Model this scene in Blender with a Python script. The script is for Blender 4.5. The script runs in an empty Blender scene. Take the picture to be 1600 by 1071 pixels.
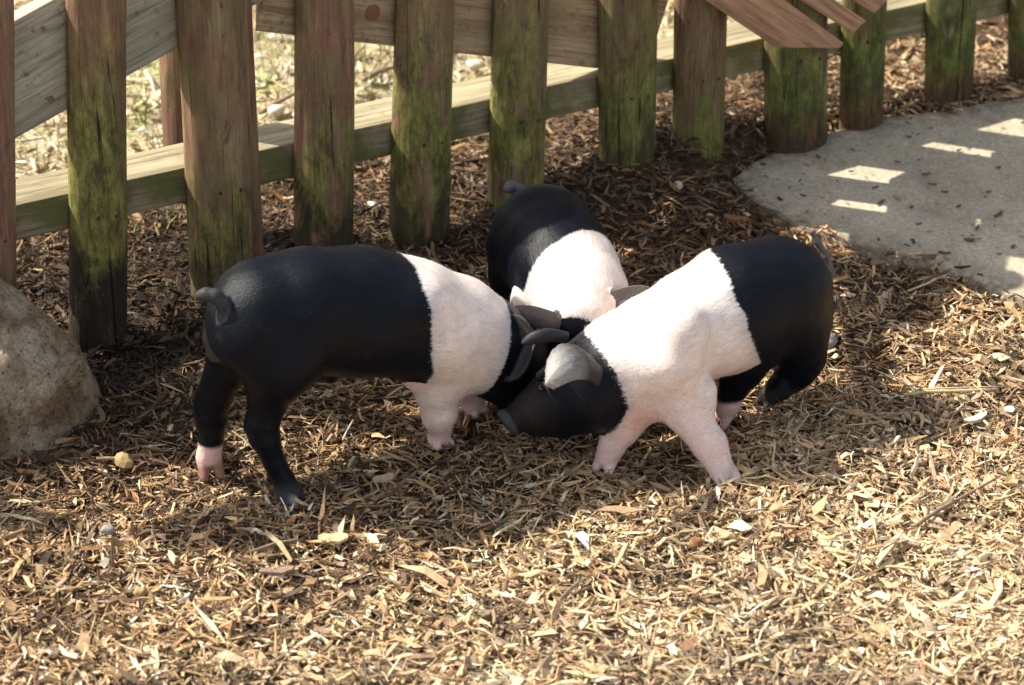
import bpy, math, random
import numpy as np
from mathutils import Vector, Matrix

random.seed(7)
RNG = np.random.default_rng(11)
SC = bpy.context.scene
COL = SC.collection

# ------------------------------------------------------------------ camera
CAM = np.array([0.0, -4.555, 2.63])
PITCH = math.radians(30.0)
FPX = 5000.0                                   # focal length in pixels of the 1600 px wide picture
cp, sp = math.cos(PITCH), math.sin(PITCH)
FW, UP, RT = np.array([0, cp, -sp]), np.array([0, sp, cp]), np.array([1.0, 0, 0])

cam = bpy.data.cameras.new('camera')
cam.sensor_width = 36.0
cam.lens = 36.0 * FPX / 1600.0
cam.clip_end = 500
cam.dof.use_dof = True
cam.dof.focus_distance = 5.02
cam.dof.aperture_fstop = 4.5
camo = bpy.data.objects.new('camera', cam)
camo.location = CAM
camo.rotation_euler = (math.radians(60.0), 0, 0)
COL.objects.link(camo)
SC.camera = camo

# ------------------------------------------------------------------ light
SUN_AZ = np.array([0.957, -0.29]); SUN_AZ /= np.linalg.norm(SUN_AZ)      # the way the light travels over the ground
SUN_EL = math.radians(46)
world = bpy.data.worlds.new('World'); SC.world = world; world.use_nodes = True
wn = world.node_tree; wn.nodes.clear()
sky = wn.nodes.new('ShaderNodeTexSky'); sky.sky_type = 'NISHITA'; sky.sun_disc = False
sky.sun_elevation = SUN_EL
sky.sun_rotation = math.atan2(-SUN_AZ[0], -SUN_AZ[1]) % (2 * math.pi)
sky.air_density = 1.0; sky.dust_density = 2.2; sky.ozone_density = 0.6
bg = wn.nodes.new('ShaderNodeBackground'); bg.inputs[1].default_value = 0.12
wo = wn.nodes.new('ShaderNodeOutputWorld')
hs = wn.nodes.new('ShaderNodeHueSaturation'); hs.inputs['Saturation'].default_value = 0.45
wn.links.new(sky.outputs[0], hs.inputs['Color']); wn.links.new(hs.outputs[0], bg.inputs[0]); wn.links.new(bg.outputs[0], wo.inputs[0])
sun = bpy.data.lights.new('sun', 'SUN'); sun.energy = 4.5; sun.angle = math.radians(0.55); sun.color = (1.0, 0.92, 0.78)
suno = bpy.data.objects.new('sun', sun); COL.objects.link(suno)
ld = Vector((SUN_AZ[0] * math.cos(SUN_EL), SUN_AZ[1] * math.cos(SUN_EL), -math.sin(SUN_EL)))
suno.rotation_euler = ld.to_track_quat('-Z', 'Y').to_euler(); suno.location = (-6, 2, 6)
SC.view_settings.view_transform = 'Standard'; SC.view_settings.look = 'None'
SC.view_settings.exposure = 0.95; SC.view_settings.gamma = 1.0
SC.view_settings.use_curve_mapping = False
SC.render.engine = 'CYCLES'
SC.cycles.use_denoising = True
SC.cycles.max_bounces = 6
SC.cycles.sample_clamp_indirect = 6

# ------------------------------------------------------------------ helpers: measuring the place
def ray(u, v):
    return FW * FPX + RT * (u - 800.0) + UP * (535.5 - v)
def at_y(u, v, y):
    d = ray(u, v); t = (y - CAM[1]) / d[1]
    return CAM + d * t
def at_z(u, v, z=0.0):
    d = ray(u, v); t = (z - CAM[2]) / d[2]
    return CAM + d * t
def pxm(p):
    return FPX / float(np.dot(np.asarray(p) - CAM, FW))       # pixels per metre there

# the fence: a vertical plane along a straight line on the ground
F0 = np.array([-0.672, 0.012]); FD = np.array([1.505, 0.893]); FD /= np.linalg.norm(FD)
FN = np.array([FD[1], -FD[0]])                 # towards the camera side
def on_fence(u, v, off=0.0):
    """ray through (u, v) meets the fence plane moved by off towards the camera: (s along, z)"""
    d = ray(u, v); n = np.array([FN[0], FN[1], 0.0])
    p0 = np.array([F0[0] + FN[0] * off, F0[1] + FN[1] * off, 0.0])
    t = np.dot(p0 - CAM, n) / np.dot(d, n)
    p = CAM + d * t
    return float(np.dot(p[:2] - F0, FD)), float(p[2])
def fence_xy(s, off=0.0):
    return F0 + FD * s + FN * off

# ------------------------------------------------------------------ helpers: noise, meshes, tags
_L = np.random.default_rng(5).random((256, 256)).astype(np.float64)
def vnoise(x, y, seed=0):
    x = np.asarray(x, float) + 37.3 * seed; y = np.asarray(y, float) + 91.7 * seed
    xi = np.floor(x).astype(int); yi = np.floor(y).astype(int)
    fx = x - xi; fy = y - yi
    fx = fx * fx * (3 - 2 * fx); fy = fy * fy * (3 - 2 * fy)
    a = _L[xi % 256, yi % 256]; b = _L[(xi + 1) % 256, yi % 256]
    c = _L[xi % 256, (yi + 1) % 256]; d = _L[(xi + 1) % 256, (yi + 1) % 256]
    return (a * (1 - fx) + b * fx) * (1 - fy) + (c * (1 - fx) + d * fx) * fy
def noise3(p, f, seed=0):
    p = np.asarray(p) * f
    return (vnoise(p[..., 0] + p[..., 2] * 0.71, p[..., 1] - p[..., 2] * 0.53, seed)
            + vnoise(p[..., 1] + p[..., 2] * 0.83, p[..., 2] - p[..., 0] * 0.41, seed + 3)
            + vnoise(p[..., 2] * 1.1 + 5, p[..., 0] + p[..., 1] * 0.37, seed + 6)) / 3.0

def mesh_from(name, verts, faces, smooth=True):
    me = bpy.data.meshes.new(name)
    verts = np.asarray(verts, np.float32)
    if isinstance(faces, np.ndarray):
        n = faces.shape[1]
        me.vertices.add(len(verts)); me.vertices.foreach_set('co', verts.ravel())
        me.loops.add(faces.size); me.loops.foreach_set('vertex_index', faces.astype(np.int32).ravel())
        me.polygons.add(len(faces)); me.polygons.foreach_set('loop_start', np.arange(0, faces.size, n, dtype=np.int32))
        me.update(calc_edges=True); me.validate()
    else:
        me.from_pydata([tuple(map(float, v)) for v in verts], [], [tuple(f) for f in faces]); me.update()
    if smooth:
        me.polygons.foreach_set('use_smooth', np.ones(len(me.polygons), bool))
    return me
def link(name, me, mat=None, parent=None, loc=None):
    o = bpy.data.objects.new(name, me); COL.objects.link(o)
    if mat is not None:
        me.materials.clear(); me.materials.append(mat)
    if parent is not None: o.parent = parent
    if loc is not None: o.location = loc
    return o
def tag(o, label=None, cat=None, group=None, kind=None):
    if label: o['label'] = label
    if cat: o['category'] = cat
    if group: o['group'] = group
    if kind: o['kind'] = kind
    return o
def empty(name, loc):
    o = bpy.data.objects.new(name, None); o.location = loc; o.empty_display_size = 0.05; COL.objects.link(o); return o
def color_attr(me, name, rgb):
    a = me.color_attributes.new(name, 'FLOAT_COLOR', 'POINT')
    rgba = np.ones((len(me.vertices), 4), np.float32); rgba[:, :3] = rgb
    a.data.foreach_set('color', rgba.ravel())

# ------------------------------------------------------------------ helpers: materials
class NT:
    def __init__(s, name):
        s.m = bpy.data.materials.new(name); s.m.use_nodes = True
        s.t = s.m.node_tree; s.b = s.t.nodes['Principled BSDF']; s.out = s.t.nodes['Material Output']
    def n(s, kind, **kw):
        nd = s.t.nodes.new(kind)
        for k, v in kw.items():
            if k.startswith('i_'):
                nd.inputs[k[2:].replace('_', ' ')].default_value = v
            else: setattr(nd, k, v)
        return nd
    def l(s, a, b): s.t.links.new(a, b)
    def coord(s, kind='Object', scale=(1, 1, 1), rnd=True):
        tc = s.n('ShaderNodeTexCoord'); mp = s.n('ShaderNodeMapping'); mp.inputs['Scale'].default_value = scale
        if rnd:
            oi = s.n('ShaderNodeObjectInfo'); ml = s.n('ShaderNodeMath', operation='MULTIPLY'); ml.inputs[1].default_value = 37.0
            s.l(oi.outputs['Random'], ml.inputs[0])
            va = s.n('ShaderNodeVectorMath', operation='ADD'); s.l(tc.outputs[kind], va.inputs[0]); s.l(ml.outputs[0], va.inputs[1])
            s.l(va.outputs[0], mp.inputs['Vector'])
        else:
            s.l(tc.outputs[kind], mp.inputs['Vector'])
        return mp.outputs[0]
    def noise(s, vec, scale, detail=4, rough=0.6, dist=0.0):
        nd = s.n('ShaderNodeTexNoise'); nd.inputs['Scale'].default_value = scale; nd.inputs['Detail'].default_value = detail
        nd.inputs['Roughness'].default_value = rough; nd.inputs['Distortion'].default_value = dist
        s.l(vec, nd.inputs['Vector']); return nd.outputs['Fac']
    def vor(s, vec, scale, feature='F1', out='Distance', rnd=1.0):
        nd = s.n('ShaderNodeTexVoronoi', feature=feature); nd.inputs['Scale'].default_value = scale; nd.inputs['Randomness'].default_value = rnd
        s.l(vec, nd.inputs['Vector']); return nd.outputs[out]
    def ramp(s, fac, stops, interp='LINEAR'):
        r = s.n('ShaderNodeValToRGB'); cr = r.color_ramp; cr.interpolation = interp
        while len(cr.elements) < len(stops): cr.elements.new(0.5)
        for e, (p, c) in zip(cr.elements, stops):
            e.position = p; e.color = (c, c, c, 1) if isinstance(c, (int, float)) else (*c, 1)
        s.l(fac, r.inputs[0]); return r.outputs[0]
    def step(s, fac, a, b):
        nd = s.n('ShaderNodeMapRange'); nd.interpolation_type = 'SMOOTHSTEP'
        nd.inputs['From Min'].default_value = a; nd.inputs['From Max'].default_value = b
        s.l(fac, nd.inputs['Value']); return nd.outputs[0]
    def math(s, op, a, b=None):
        nd = s.n('ShaderNodeMath', operation=op)
        for i, x in enumerate((a, b)):
            if x is None: continue
            if isinstance(x, (int, float)): nd.inputs[i].default_value = x
            else: s.l(x, nd.inputs[i])
        return nd.outputs[0]
    def mix(s, fac, a, b, blend='MIX'):
        nd = s.n('ShaderNodeMix', data_type='RGBA', blend_type=blend)
        for sock, x in ((nd.inputs[0], fac), (nd.inputs[6], a), (nd.inputs[7], b)):
            if isinstance(x, (int, float)): sock.default_value = x
            elif isinstance(x, tuple): sock.default_value = (*x, 1)
            else: s.l(x, sock)
        return nd.outputs[2]
    def oattr(s, name):
        nd = s.n('ShaderNodeAttribute', attribute_type='OBJECT', attribute_name=name); return nd.outputs['Fac']
    def vcol(s, name='Col'):
        nd = s.n('ShaderNodeAttribute', attribute_type='GEOMETRY', attribute_name=name); return nd.outputs['Color']
    def n_rgb(s, c):
        nd = s.n('ShaderNodeRGBToBW'); s.l(c, nd.inputs[0]); return nd.outputs[0]
    def done(s, color, rough=0.8, bump=None, dist=0.002, strength=0.6, spec=0.3):
        if isinstance(color, tuple): s.b.inputs['Base Color'].default_value = (*color, 1)
        else: s.l(color, s.b.inputs['Base Color'])
        if isinstance(rough, (int, float)): s.b.inputs['Roughness'].default_value = rough
        else: s.l(rough, s.b.inputs['Roughness'])
        if spec is not None: s.b.inputs['Specular IOR Level'].default_value = spec
        if bump is not None:
            bp = s.n('ShaderNodeBump'); bp.inputs['Distance'].default_value = dist; bp.inputs['Strength'].default_value = strength
            s.l(bump, bp.inputs['Height']); s.l(bp.outputs[0], s.b.inputs['Normal'])
        return s.m

def mat_ground():
    k = NT('mulch_soil'); c = k.coord(rnd=False)
    n1 = k.noise(c, 9, 5); n2 = k.noise(c, 70, 6, 0.7); v = k.vor(k.coord(scale=(1, 2.2, 1), rnd=False), 60)
    a = k.ramp(n2, [(0.3, (0.025, 0.015, 0.009)), (0.55, (0.07, 0.043, 0.024)), (0.75, (0.16, 0.10, 0.055))])
    b = k.ramp(n2, [(0.3, (0.32, 0.25, 0.15)), (0.5, (0.5, 0.41, 0.27)), (0.7, (0.64, 0.56, 0.41))])
    col = k.mix(k.vcol('dry'), a, b)
    g = k.step(n1, 0.5, 0.62)
    gr = k.math('MULTIPLY', g, k.vcol('green'))
    col = k.mix(k.math('MULTIPLY', gr, 0.75), col, (0.34, 0.37, 0.14))
    h = k.math('ADD', n2, v)
    return k.done(col, 0.95, h, 0.006, 0.8)
def mat_chip():
    k = NT('wood_chip'); c = k.coord(rnd=False)
    n = k.noise(c, 260, 3, 0.7); n2 = k.noise(c, 60, 2)
    m = k.ramp(n, [(0.3, 0.62), (0.6, 1.12)]); m2 = k.ramp(n2, [(0.3, 0.8), (0.7, 1.15)])
    col = k.mix(1.0, k.mix(1.0, k.vcol(), m, 'MULTIPLY'), m2, 'MULTIPLY')
    return k.done(col, 0.72, n, 0.0006, 0.5, 0.25)
def mat_post():
    k = NT('mossy_post'); c = k.coord()
    tc = k.n('ShaderNodeTexCoord'); sx = k.n('ShaderNodeSeparateXYZ'); k.l(tc.outputs['Object'], sx.inputs[0]); z = sx.outputs[2]
    st = k.coord(scale=(1, 1, 0.06)); st2 = k.coord(scale=(1, 1, 0.16)); st3 = k.coord(scale=(1, 1, 0.45))
    grain = k.noise(st, 220, 4, 0.7, 0.3); wide = k.noise(st2, 26, 4, 0.6, 0.6); patch = k.noise(st3, 22, 5, 0.65, 0.4); blotch = k.noise(c, 15, 4, 0.6)
    wood = k.ramp(wide, [(0.3, (0.12, 0.085, 0.05)), (0.5, (0.2, 0.145, 0.08)), (0.62, (0.25, 0.19, 0.10)), (0.8, (0.36, 0.29, 0.17))])
    redw = k.ramp(wide, [(0.3, (0.14, 0.068, 0.052)), (0.55, (0.26, 0.128, 0.09)), (0.8, (0.38, 0.22, 0.155))])
    col = k.mix(k.math('MULTIPLY', k.oattr('red'), k.step(blotch, 0.32, 0.6)), wood, redw)
    # moss: by height band, plus streaks and blotches
    zz = k.math('DIVIDE', k.math('SUBTRACT', k.oattr('moss_top'), z), 0.22)
    zm = k.step(k.math('ADD', zz, k.math('MULTIPLY', k.math('SUBTRACT', wide, 0.5), 3.2)), -0.35, 0.9)
    mm = k.step(k.math('ADD', patch, k.math('SUBTRACT', k.oattr('moss'), 0.5)), 0.44, 0.57)
    mf = k.math('MULTIPLY', k.math('ADD', k.math('MULTIPLY', zm, 0.72), 0.2), mm)
    mossc = k.ramp(k.noise(st3, 40, 6, 0.8), [(0.36, (0.045, 0.042, 0.016)), (0.5, (0.19, 0.185, 0.045)), (0.64, (0.38, 0.36, 0.11))])
    mossd = k.ramp(k.noise(st3, 32, 6, 0.8), [(0.36, (0.010, 0.016, 0.006)), (0.5, (0.07, 0.105, 0.02)), (0.64, (0.22, 0.26, 0.06))])
    col = k.mix(mf, col, k.mix(k.oattr('deep'), mossc, mossd))
    # orange-brown foot
    of = k.math('MULTIPLY', k.oattr('rust'), k.step(k.math('ADD', z, k.math('MULTIPLY', wide, 0.16)), 0.2, 0.11))
    col = k.mix(of, col, k.ramp(grain, [(0.3, (0.07, 0.035, 0.016)), (0.7, (0.19, 0.105, 0.045))]))
    # rotten dark streaks
    dz = k.math('DIVIDE', k.math('SUBTRACT', k.math('ADD', k.oattr('dark_top'), 0.03), z), 0.05)
    dk = k.step(k.math('ADD', dz, k.math('MULTIPLY', k.math('SUBTRACT', patch, 0.5), 9.0)), -0.3, 1.4)
    col = k.mix(k.math('MULTIPLY', dk, k.math('MULTIPLY', k.oattr('dark'), k.step(grain, 0.15, 0.42))), col, k.mix(patch, (0.012, 0.01, 0.008), (0.06, 0.045, 0.03)))
    mo = k.math('MULTIPLY', k.step(k.noise(k.coord(scale=(1, 1, 0.4)), 24, 6, 0.8, 0.5), 0.54, 0.66), 0.8)
    col = k.mix(mo, col, k.mix(k.noise(c, 12, 2), (0.03, 0.028, 0.022), (0.13, 0.085, 0.055)))
    # worn pale patches and pale specks
    pl = k.math('MULTIPLY', k.step(k.noise(k.coord(scale=(1, 1, 0.3)), 14, 4, 0.6, 0.8), 0.64, 0.7), k.oattr('pale'))
    col = k.mix(k.math('MULTIPLY', pl, 0.7), col, (0.34, 0.3, 0.2))
    spk = k.math('MULTIPLY', k.step(k.vor(c, 150), 0.17, 0.1), k.step(k.noise(c, 30, 2), 0.5, 0.62))
    col = k.mix(k.math('MULTIPLY', spk, 0.75), col, (0.42, 0.4, 0.2))
    col = k.mix(0.75, col, k.ramp(grain, [(0.28, 0.42), (0.5, 1.0), (0.75, 1.3)]), 'MULTIPLY')
    # long drying cracks
    cr = k.noise(k.coord(scale=(1, 1, 0.035)), 34, 2, 0.5, 0.35)
    cr = k.noise(k.coord(scale=(1, 1, 0.012)), 40, 1, 0.4, 0.0)
    crl = k.math('SUBTRACT', 1.0, k.step(k.math('ABSOLUTE', k.math('SUBTRACT', cr, 0.5)), 0.0, 0.009))
    crl = k.math('MULTIPLY', crl, k.step(k.noise(k.coord(scale=(1, 1, 0.5)), 9, 2), 0.45, 0.55))
    col = k.mix(crl, col, (0.012, 0.009, 0.006))
    h = k.math('SUBTRACT', k.math('ADD', k.math('MULTIPLY', grain, 0.5), k.math('MULTIPLY', patch, 0.9)), k.math('MULTIPLY', crl, 1.2))
    return k.done(col, 0.85, h, 0.004, 0.75, 0.25)
def mat_board(name, stops, scale=(0.05, 1, 1), mould=0.0, mouldcol=(0.05, 0.045, 0.02), freq=150, green=0.0):
    k = NT(name); g = k.coord(scale=scale); c = k.coord()
    n = k.noise(g, freq, 5, 0.7, 0.5); n2 = k.noise(g, 22, 3, 0.6, 1.2); n3 = k.noise(c, 45, 5, 0.7)
    col = k.ramp(n2, stops)
    col = k.mix(0.9, col, k.ramp(n, [(0.3, 0.4), (0.5, 1.0), (0.7, 1.35)]), 'MULTIPLY')
    if mould: col = k.mix(k.math('MULTIPLY', k.step(n3, 0.56, 0.68), mould), col, mouldcol)
    if green:          # moss grows on the upright faces only
        tcn = k.n('ShaderNodeTexCoord'); sn_ = k.n('ShaderNodeSeparateXYZ'); k.l(tcn.outputs['Normal'], sn_.inputs[0])
        side = k.step(k.math('ABSOLUTE', sn_.outputs[1]), 0.4, 0.8)
        col = k.mix(k.math('MULTIPLY', k.math('MULTIPLY', k.step(k.noise(c, 10, 4), 0.4, 0.6), green), side), col, (0.11, 0.12, 0.035))
    return k.done(col, 0.8, k.math('ADD', n, n2), 0.0025, 0.6, 0.25)
def mat_slab():
    k = NT('concrete'); c = k.coord(rnd=False)
    n1 = k.noise(c, 3.5, 5); n2 = k.noise(c, 130, 5, 0.8); n3 = k.noise(c, 24, 5, 0.7); v = k.vor(c, 170)
    col = k.ramp(n1, [(0.3, (0.46, 0.40, 0.295)), (0.7, (0.61, 0.54, 0.415))])
    col = k.mix(0.85, col, k.ramp(n2, [(0.3, 0.5), (0.5, 1.0), (0.7, 1.4)]), 'MULTIPLY')
    col = k.mix(0.8, col, k.ramp(n3, [(0.3, 0.7), (0.7, 1.15)]), 'MULTIPLY')
    stn = k.step(k.noise(c, 6.5, 5, 0.65, 0.5), 0.52, 0.7); col = k.mix(k.math('MULTIPLY', stn, 0.4), col, (0.2, 0.155, 0.1))
    sp_ = k.math('MULTIPLY', k.step(v, 0.3, 0.15), k.step(n3, 0.45, 0.6))
    col = k.mix(k.math('MULTIPLY', sp_, 0.7), col, (0.13, 0.1, 0.07))
    e = k.math('MULTIPLY', k.vcol('dirt'), k.step(k.noise(c, 40, 5, 0.75), 0.3, 0.65))
    col = k.mix(e, col, (0.15, 0.11, 0.07))
    return k.done(col, 0.93, k.math('ADD', n2, n3), 0.0035, 0.8, 0.2)
def mat_rock():
    k = NT('sandstone'); c = k.coord(); w = k.coord(scale=(1, 1, 2.2))
    n1 = k.noise(c, 6, 6, 0.6, 0.6); n2 = k.noise(c, 60, 6, 0.75); n3 = k.noise(w, 4.2, 4, 0.55, 1.0)
    col = k.ramp(n1, [(0.36, (0.22, 0.135, 0.075)), (0.45, (0.46, 0.34, 0.215)), (0.56, (0.62, 0.52, 0.375)), (0.72, (0.74, 0.65, 0.50))])
    col = k.mix(k.math('MULTIPLY', k.step(n3, 0.52, 0.64), 0.75), col, (0.24, 0.14, 0.075))
    col = k.mix(0.95, col, k.ramp(n2, [(0.32, 0.4), (0.5, 1.0), (0.66, 1.3)]), 'MULTIPLY')
    n4 = k.noise(c, 260, 4, 0.8); col = k.mix(0.9, col, k.ramp(n4, [(0.35, 0.6), (0.6, 1.25)]), 'MULTIPLY')
    ck = k.math('ABSOLUTE', k.math('SUBTRACT', k.noise(w, 5, 5, 0.6, 0.8), 0.5)); ck = k.math('MULTIPLY', k.step(ck, 0.01, 0.0), k.step(n1, 0.52, 0.42))
    col = k.mix(k.math('MULTIPLY', ck, 0.3), col, (0.10, 0.065, 0.04))
    pit = k.step(k.vor(c, 70), 0.2, 0.08); col = k.mix(k.math('MULTIPLY', pit, 0.5), col, (0.09, 0.065, 0.04))
    return k.done(col, 0.88, k.math('SUBTRACT', k.math('ADD', k.math('MULTIPLY', n2, 1.5), n4), k.math('ADD', ck, pit)), 0.008, 1.0, 0.25)
def mat_plain(name, a, b, freq=60, rough=0.7, bump=0.001):
    k = NT(name); c = k.coord(); n = k.noise(c, freq, 4, 0.65)
    return k.done(k.ramp(n, [(0.32, a), (0.68, b)]), rough, n, bump, 0.6, 0.3)
def mat_skin():
    k = NT('piglet_skin'); c = k.coord(rnd=False)
    fm0 = k.n('ShaderNodeMapping'); fm0.inputs['Scale'].default_value = (0.14, 1, 1); k.l(k.vcol('fl'), fm0.inputs['Vector'])
    wda = k.n('ShaderNodeAttribute', attribute_type='GEOMETRY', attribute_name='wd').outputs['Fac']
    edge = k.math('ADD', wda, k.math('MULTIPLY', k.math('SUBTRACT', k.noise(fm0.outputs[0], 620, 3, 0.7, 0.4), 0.5), 0.019))
    col = k.mix(k.step(edge, -0.002, 0.002), k.vcol('cb'), k.vcol('cw')); n = k.noise(c, 420, 4, 0.7); n2 = k.noise(c, 38, 4, 0.6)
    n3 = k.noise(c, 95, 3, 0.6, 0.8)
    fm = k.n('ShaderNodeMapping'); fm.inputs['Scale'].default_value = (0.16, 1, 1); k.l(k.vcol('fl'), fm.inputs['Vector'])
    lie = k.noise(fm.outputs[0], 520, 4, 0.75, 0.6); lie2 = k.noise(fm.outputs[0], 130, 3, 0.6, 1.2)
    k_bump = 0.42
    dz_ = k.math('MULTIPLY', k.step(k.vor(c, 190), 0.13, 0.05), k.step(k.noise(c, 24, 3), 0.5, 0.6))
    smear = k.math('MULTIPLY', k.step(k.noise(c, 17, 5, 0.7), 0.58, 0.76), 0.07)
    col = k.mix(k.math('MAXIMUM', k.math('MULTIPLY', dz_, 0.6), smear), col, (0.2, 0.14, 0.085))
    hairy = k.ramp(lie, [(0.32, 0.74), (0.5, 1.0), (0.7, 1.22)])
    col = k.mix(0.7, col, k.ramp(n2, [(0.3, 0.82), (0.7, 1.12)]), 'MULTIPLY')
    col = k.mix(0.85, col, hairy, 'MULTIPLY')
    col = k.mix(0.5, col, k.ramp(lie2, [(0.3, 0.8), (0.7, 1.15)]), 'MULTIPLY')
    lum = k.math('MULTIPLY', k.step(k.n_rgb(col), 0.02, 0.2), 1.0)
    k.l(k.math('ADD', k.math('MULTIPLY', lum, 0.08), 0.15), k.b.inputs['Specular IOR Level'])
    k.l(k.math('MULTIPLY', lum, 0.12), k.b.inputs['Subsurface Weight'])
    k.b.inputs['Subsurface Radius'].default_value = (1.0, 0.35, 0.2)
    k.b.inputs['Subsurface Scale'].default_value = 0.004
    k.b.inputs['Sheen Weight'].default_value = 0.0
    k.b.inputs['Sheen Roughness'].default_value = 0.4
    return k.done(col, 0.40, k.math('ADD', k.math('MULTIPLY', lie, 0.9), k.math('ADD', k.math('MULTIPLY', lie2, 1.3), k.math('MULTIPLY', n3, 0.5))), 0.0016, k_bump, None)
def mat_hair():
    k = NT('piglet_bristle'); nd = k.n('ShaderNodeAttribute', attribute_type='GEOMETRY', attribute_name='hcol')
    return k.done(nd.outputs['Color'], 0.5, None, spec=0.05)

M = {}
M['ground'] = mat_ground(); M['chip'] = mat_chip(); M['post'] = mat_post(); M['slab'] = mat_slab(); M['rock'] = mat_rock()
M['rail'] = mat_board('weathered_rail', [(0.3, (0.2, 0.17, 0.10)), (0.5, (0.31, 0.265, 0.165)), (0.75, (0.44, 0.38, 0.25))], mould=0.35, mouldcol=(0.12, 0.11, 0.05), green=0.8)
M['grey_board'] = mat_board('grey_board', [(0.3, (0.33, 0.295, 0.225)), (0.5, (0.45, 0.41, 0.32)), (0.75, (0.55, 0.50, 0.40))], mould=0.85, mouldcol=(0.11, 0.1, 0.055), green=0.25)
M['tan_board'] = mat_board('tan_board', [(0.3, (0.26, 0.18, 0.10)), (0.5, (0.39, 0.285, 0.17)), (0.75, (0.5, 0.385, 0.25))], mould=0.6, mouldcol=(0.12, 0.08, 0.03), green=0.2)
M['brown_plank'] = mat_board('brown_plank', [(0.3, (0.27, 0.145, 0.08)), (0.5, (0.42, 0.245, 0.145)), (0.75, (0.55, 0.35, 0.22))], mould=0.2, mouldcol=(0.1, 0.05, 0.025))
M['red_wood'] = mat_board('red_wood', [(0.3, (0.13, 0.06, 0.045)), (0.5, (0.2, 0.1, 0.075)), (0.75, (0.27, 0.15, 0.11))], scale=(1, 1, 0.05))
M['skin'] = mat_skin(); M['hair'] = mat_hair()
k_ = NT('eye'); M['eye'] = k_.done((0.01, 0.007, 0.005), 0.08, None, spec=0.6)
k_ = NT('knot'); M['knot'] = k_.done((0.22, 0.1, 0.045), 0.7)

# ------------------------------------------------------------------ ground height and the slab outline
slab_px = [(1133, 291), (1165, 262), (1250, 219), (1330, 197), (1400, 184), (1500, 168), (1600, 152), (1760, 120), (1900, 100),
           (2080, 420), (1900, 520), (1760, 520), (1600, 472), (1500, 430), (1400, 402), (1330, 382), (1250, 352), (1180, 318)]
SLAB_Z = 0.016
SLAB = np.array([at_z(u, v, SLAB_Z)[:2] for u, v in slab_px])
def poly_sd(x, y, P):
    """signed distance to a polygon, negative inside"""
    x = np.asarray(x, float); y = np.asarray(y, float)
    d = np.full(x.shape, 1e9); s = np.zeros(x.shape, bool)
    n = len(P)
    for i in range(n):
        a = P[i]; b = P[(i + 1) % n]; e = b - a
        wx = x - a[0]; wy = y - a[1]
        t = np.clip((wx * e[0] + wy * e[1]) / (e @ e), 0, 1)
        d = np.minimum(d, np.hypot(wx - e[0] * t, wy - e[1] * t))
        c = ((a[1] > y) != (b[1] > y)) & (x < (b[0] - a[0]) * (y - a[1]) / (b[1] - a[1] + 1e-12) + a[0])
        s ^= c
    return np.where(s, -d, d)

pile_s = np.array([-3.0, 0.0, 0.25, 0.42, 0.62, 0.86, 1.0, 1.18, 1.32, 1.5, 1.7, 2.4, 4.0])
pile_h = np.array([0.0, 0.0, 0.05, 0.05, 0.02, 0.065, 0.085, 0.085, 0.065, 0.045, 0.03, 0.03, 0.0])
def ground_h(x, y):
    x = np.asarray(x, float); y = np.asarray(y, float)
    s = (x - F0[0]) * FD[0] + (y - F0[1]) * FD[1]
    n = (x - F0[0]) * FN[0] + (y - F0[1]) * FN[1]           # + = camera side
    ph = np.interp(s, pile_s, pile_h)
    g = np.where(n > 0, np.exp(-(n / 0.15) ** 2), np.exp(-(n / 0.2) ** 2))
    h = ph * g
    h += 0.036 * (vnoise(x * 5, y * 5) - 0.5) + 0.020 * (vnoise(x * 13, y * 13, 2) - 0.5) + 0.006 * (vnoise(x * 34, y * 34, 4) - 0.5)
    far = np.clip((np.hypot(x, y) - 4) / 8, 0, 1)
    h += far * 0.25 * (vnoise(x * 0.35, y * 0.35, 7) - 0.5)
    sd = poly_sd(x, y, SLAB)
    w = np.clip(sd / 0.06, 0, 1)
    h = h * w - 0.004 * (1 - w)
    return h
def gh(x, y): return float(ground_h(np.array([x]), np.array([y]))[0])

def coarse(a, b, n, p=2.2): return a + (b - a) * np.linspace(0, 1, n) ** p
xs = np.concatenate([-coarse(2.2, 70, 24)[::-1], np.arange(-2.18, 2.19, 0.018), coarse(2.2, 70, 24)])
ys = np.concatenate([-coarse(1.5, 60, 20)[::-1], np.arange(-1.48, 2.59, 0.018), coarse(2.6, 90, 26)])
gx, gy = np.meshgrid(xs, ys, indexing='ij')
gz = ground_h(gx.ravel(), gy.ravel())
nx_, ny_ = gx.shape
idx = np.arange(nx_ * ny_).reshape(nx_, ny_)
q = np.stack([idx[:-1, :-1], idx[1:, :-1], idx[1:, 1:], idx[:-1, 1:]], -1).reshape(-1, 4)
gme = mesh_from('ground', np.stack([gx.ravel(), gy.ravel(), gz], 1), q)
def side_n(x, y): return (x - F0[0]) * FN[0] + (y - F0[1]) * FN[1]
sn = side_n(gx.ravel(), gy.ravel())
dry = np.clip((-sn - 0.28 - 0.16 * np.clip((0.1 - gx.ravel()) / 0.4, 0, 1)) / 0.12, 0, 1) * 0.9 + np.clip((sn - 0.75) / 0.6, 0, 1) * 0.35
grn = np.clip((-sn - 0.25) / 0.3, 0, 1) * (vnoise(gx.ravel() * 2.2, gy.ravel() * 2.2, 9) > 0.4)
color_attr(gme, 'dry', dry[:, None]); color_attr(gme, 'green', grn[:, None])
ground = link('ground', gme, M['ground'])
tag(ground, 'brown mulch covered ground of the pen and the sunny yard behind', kind='structure')

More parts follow.
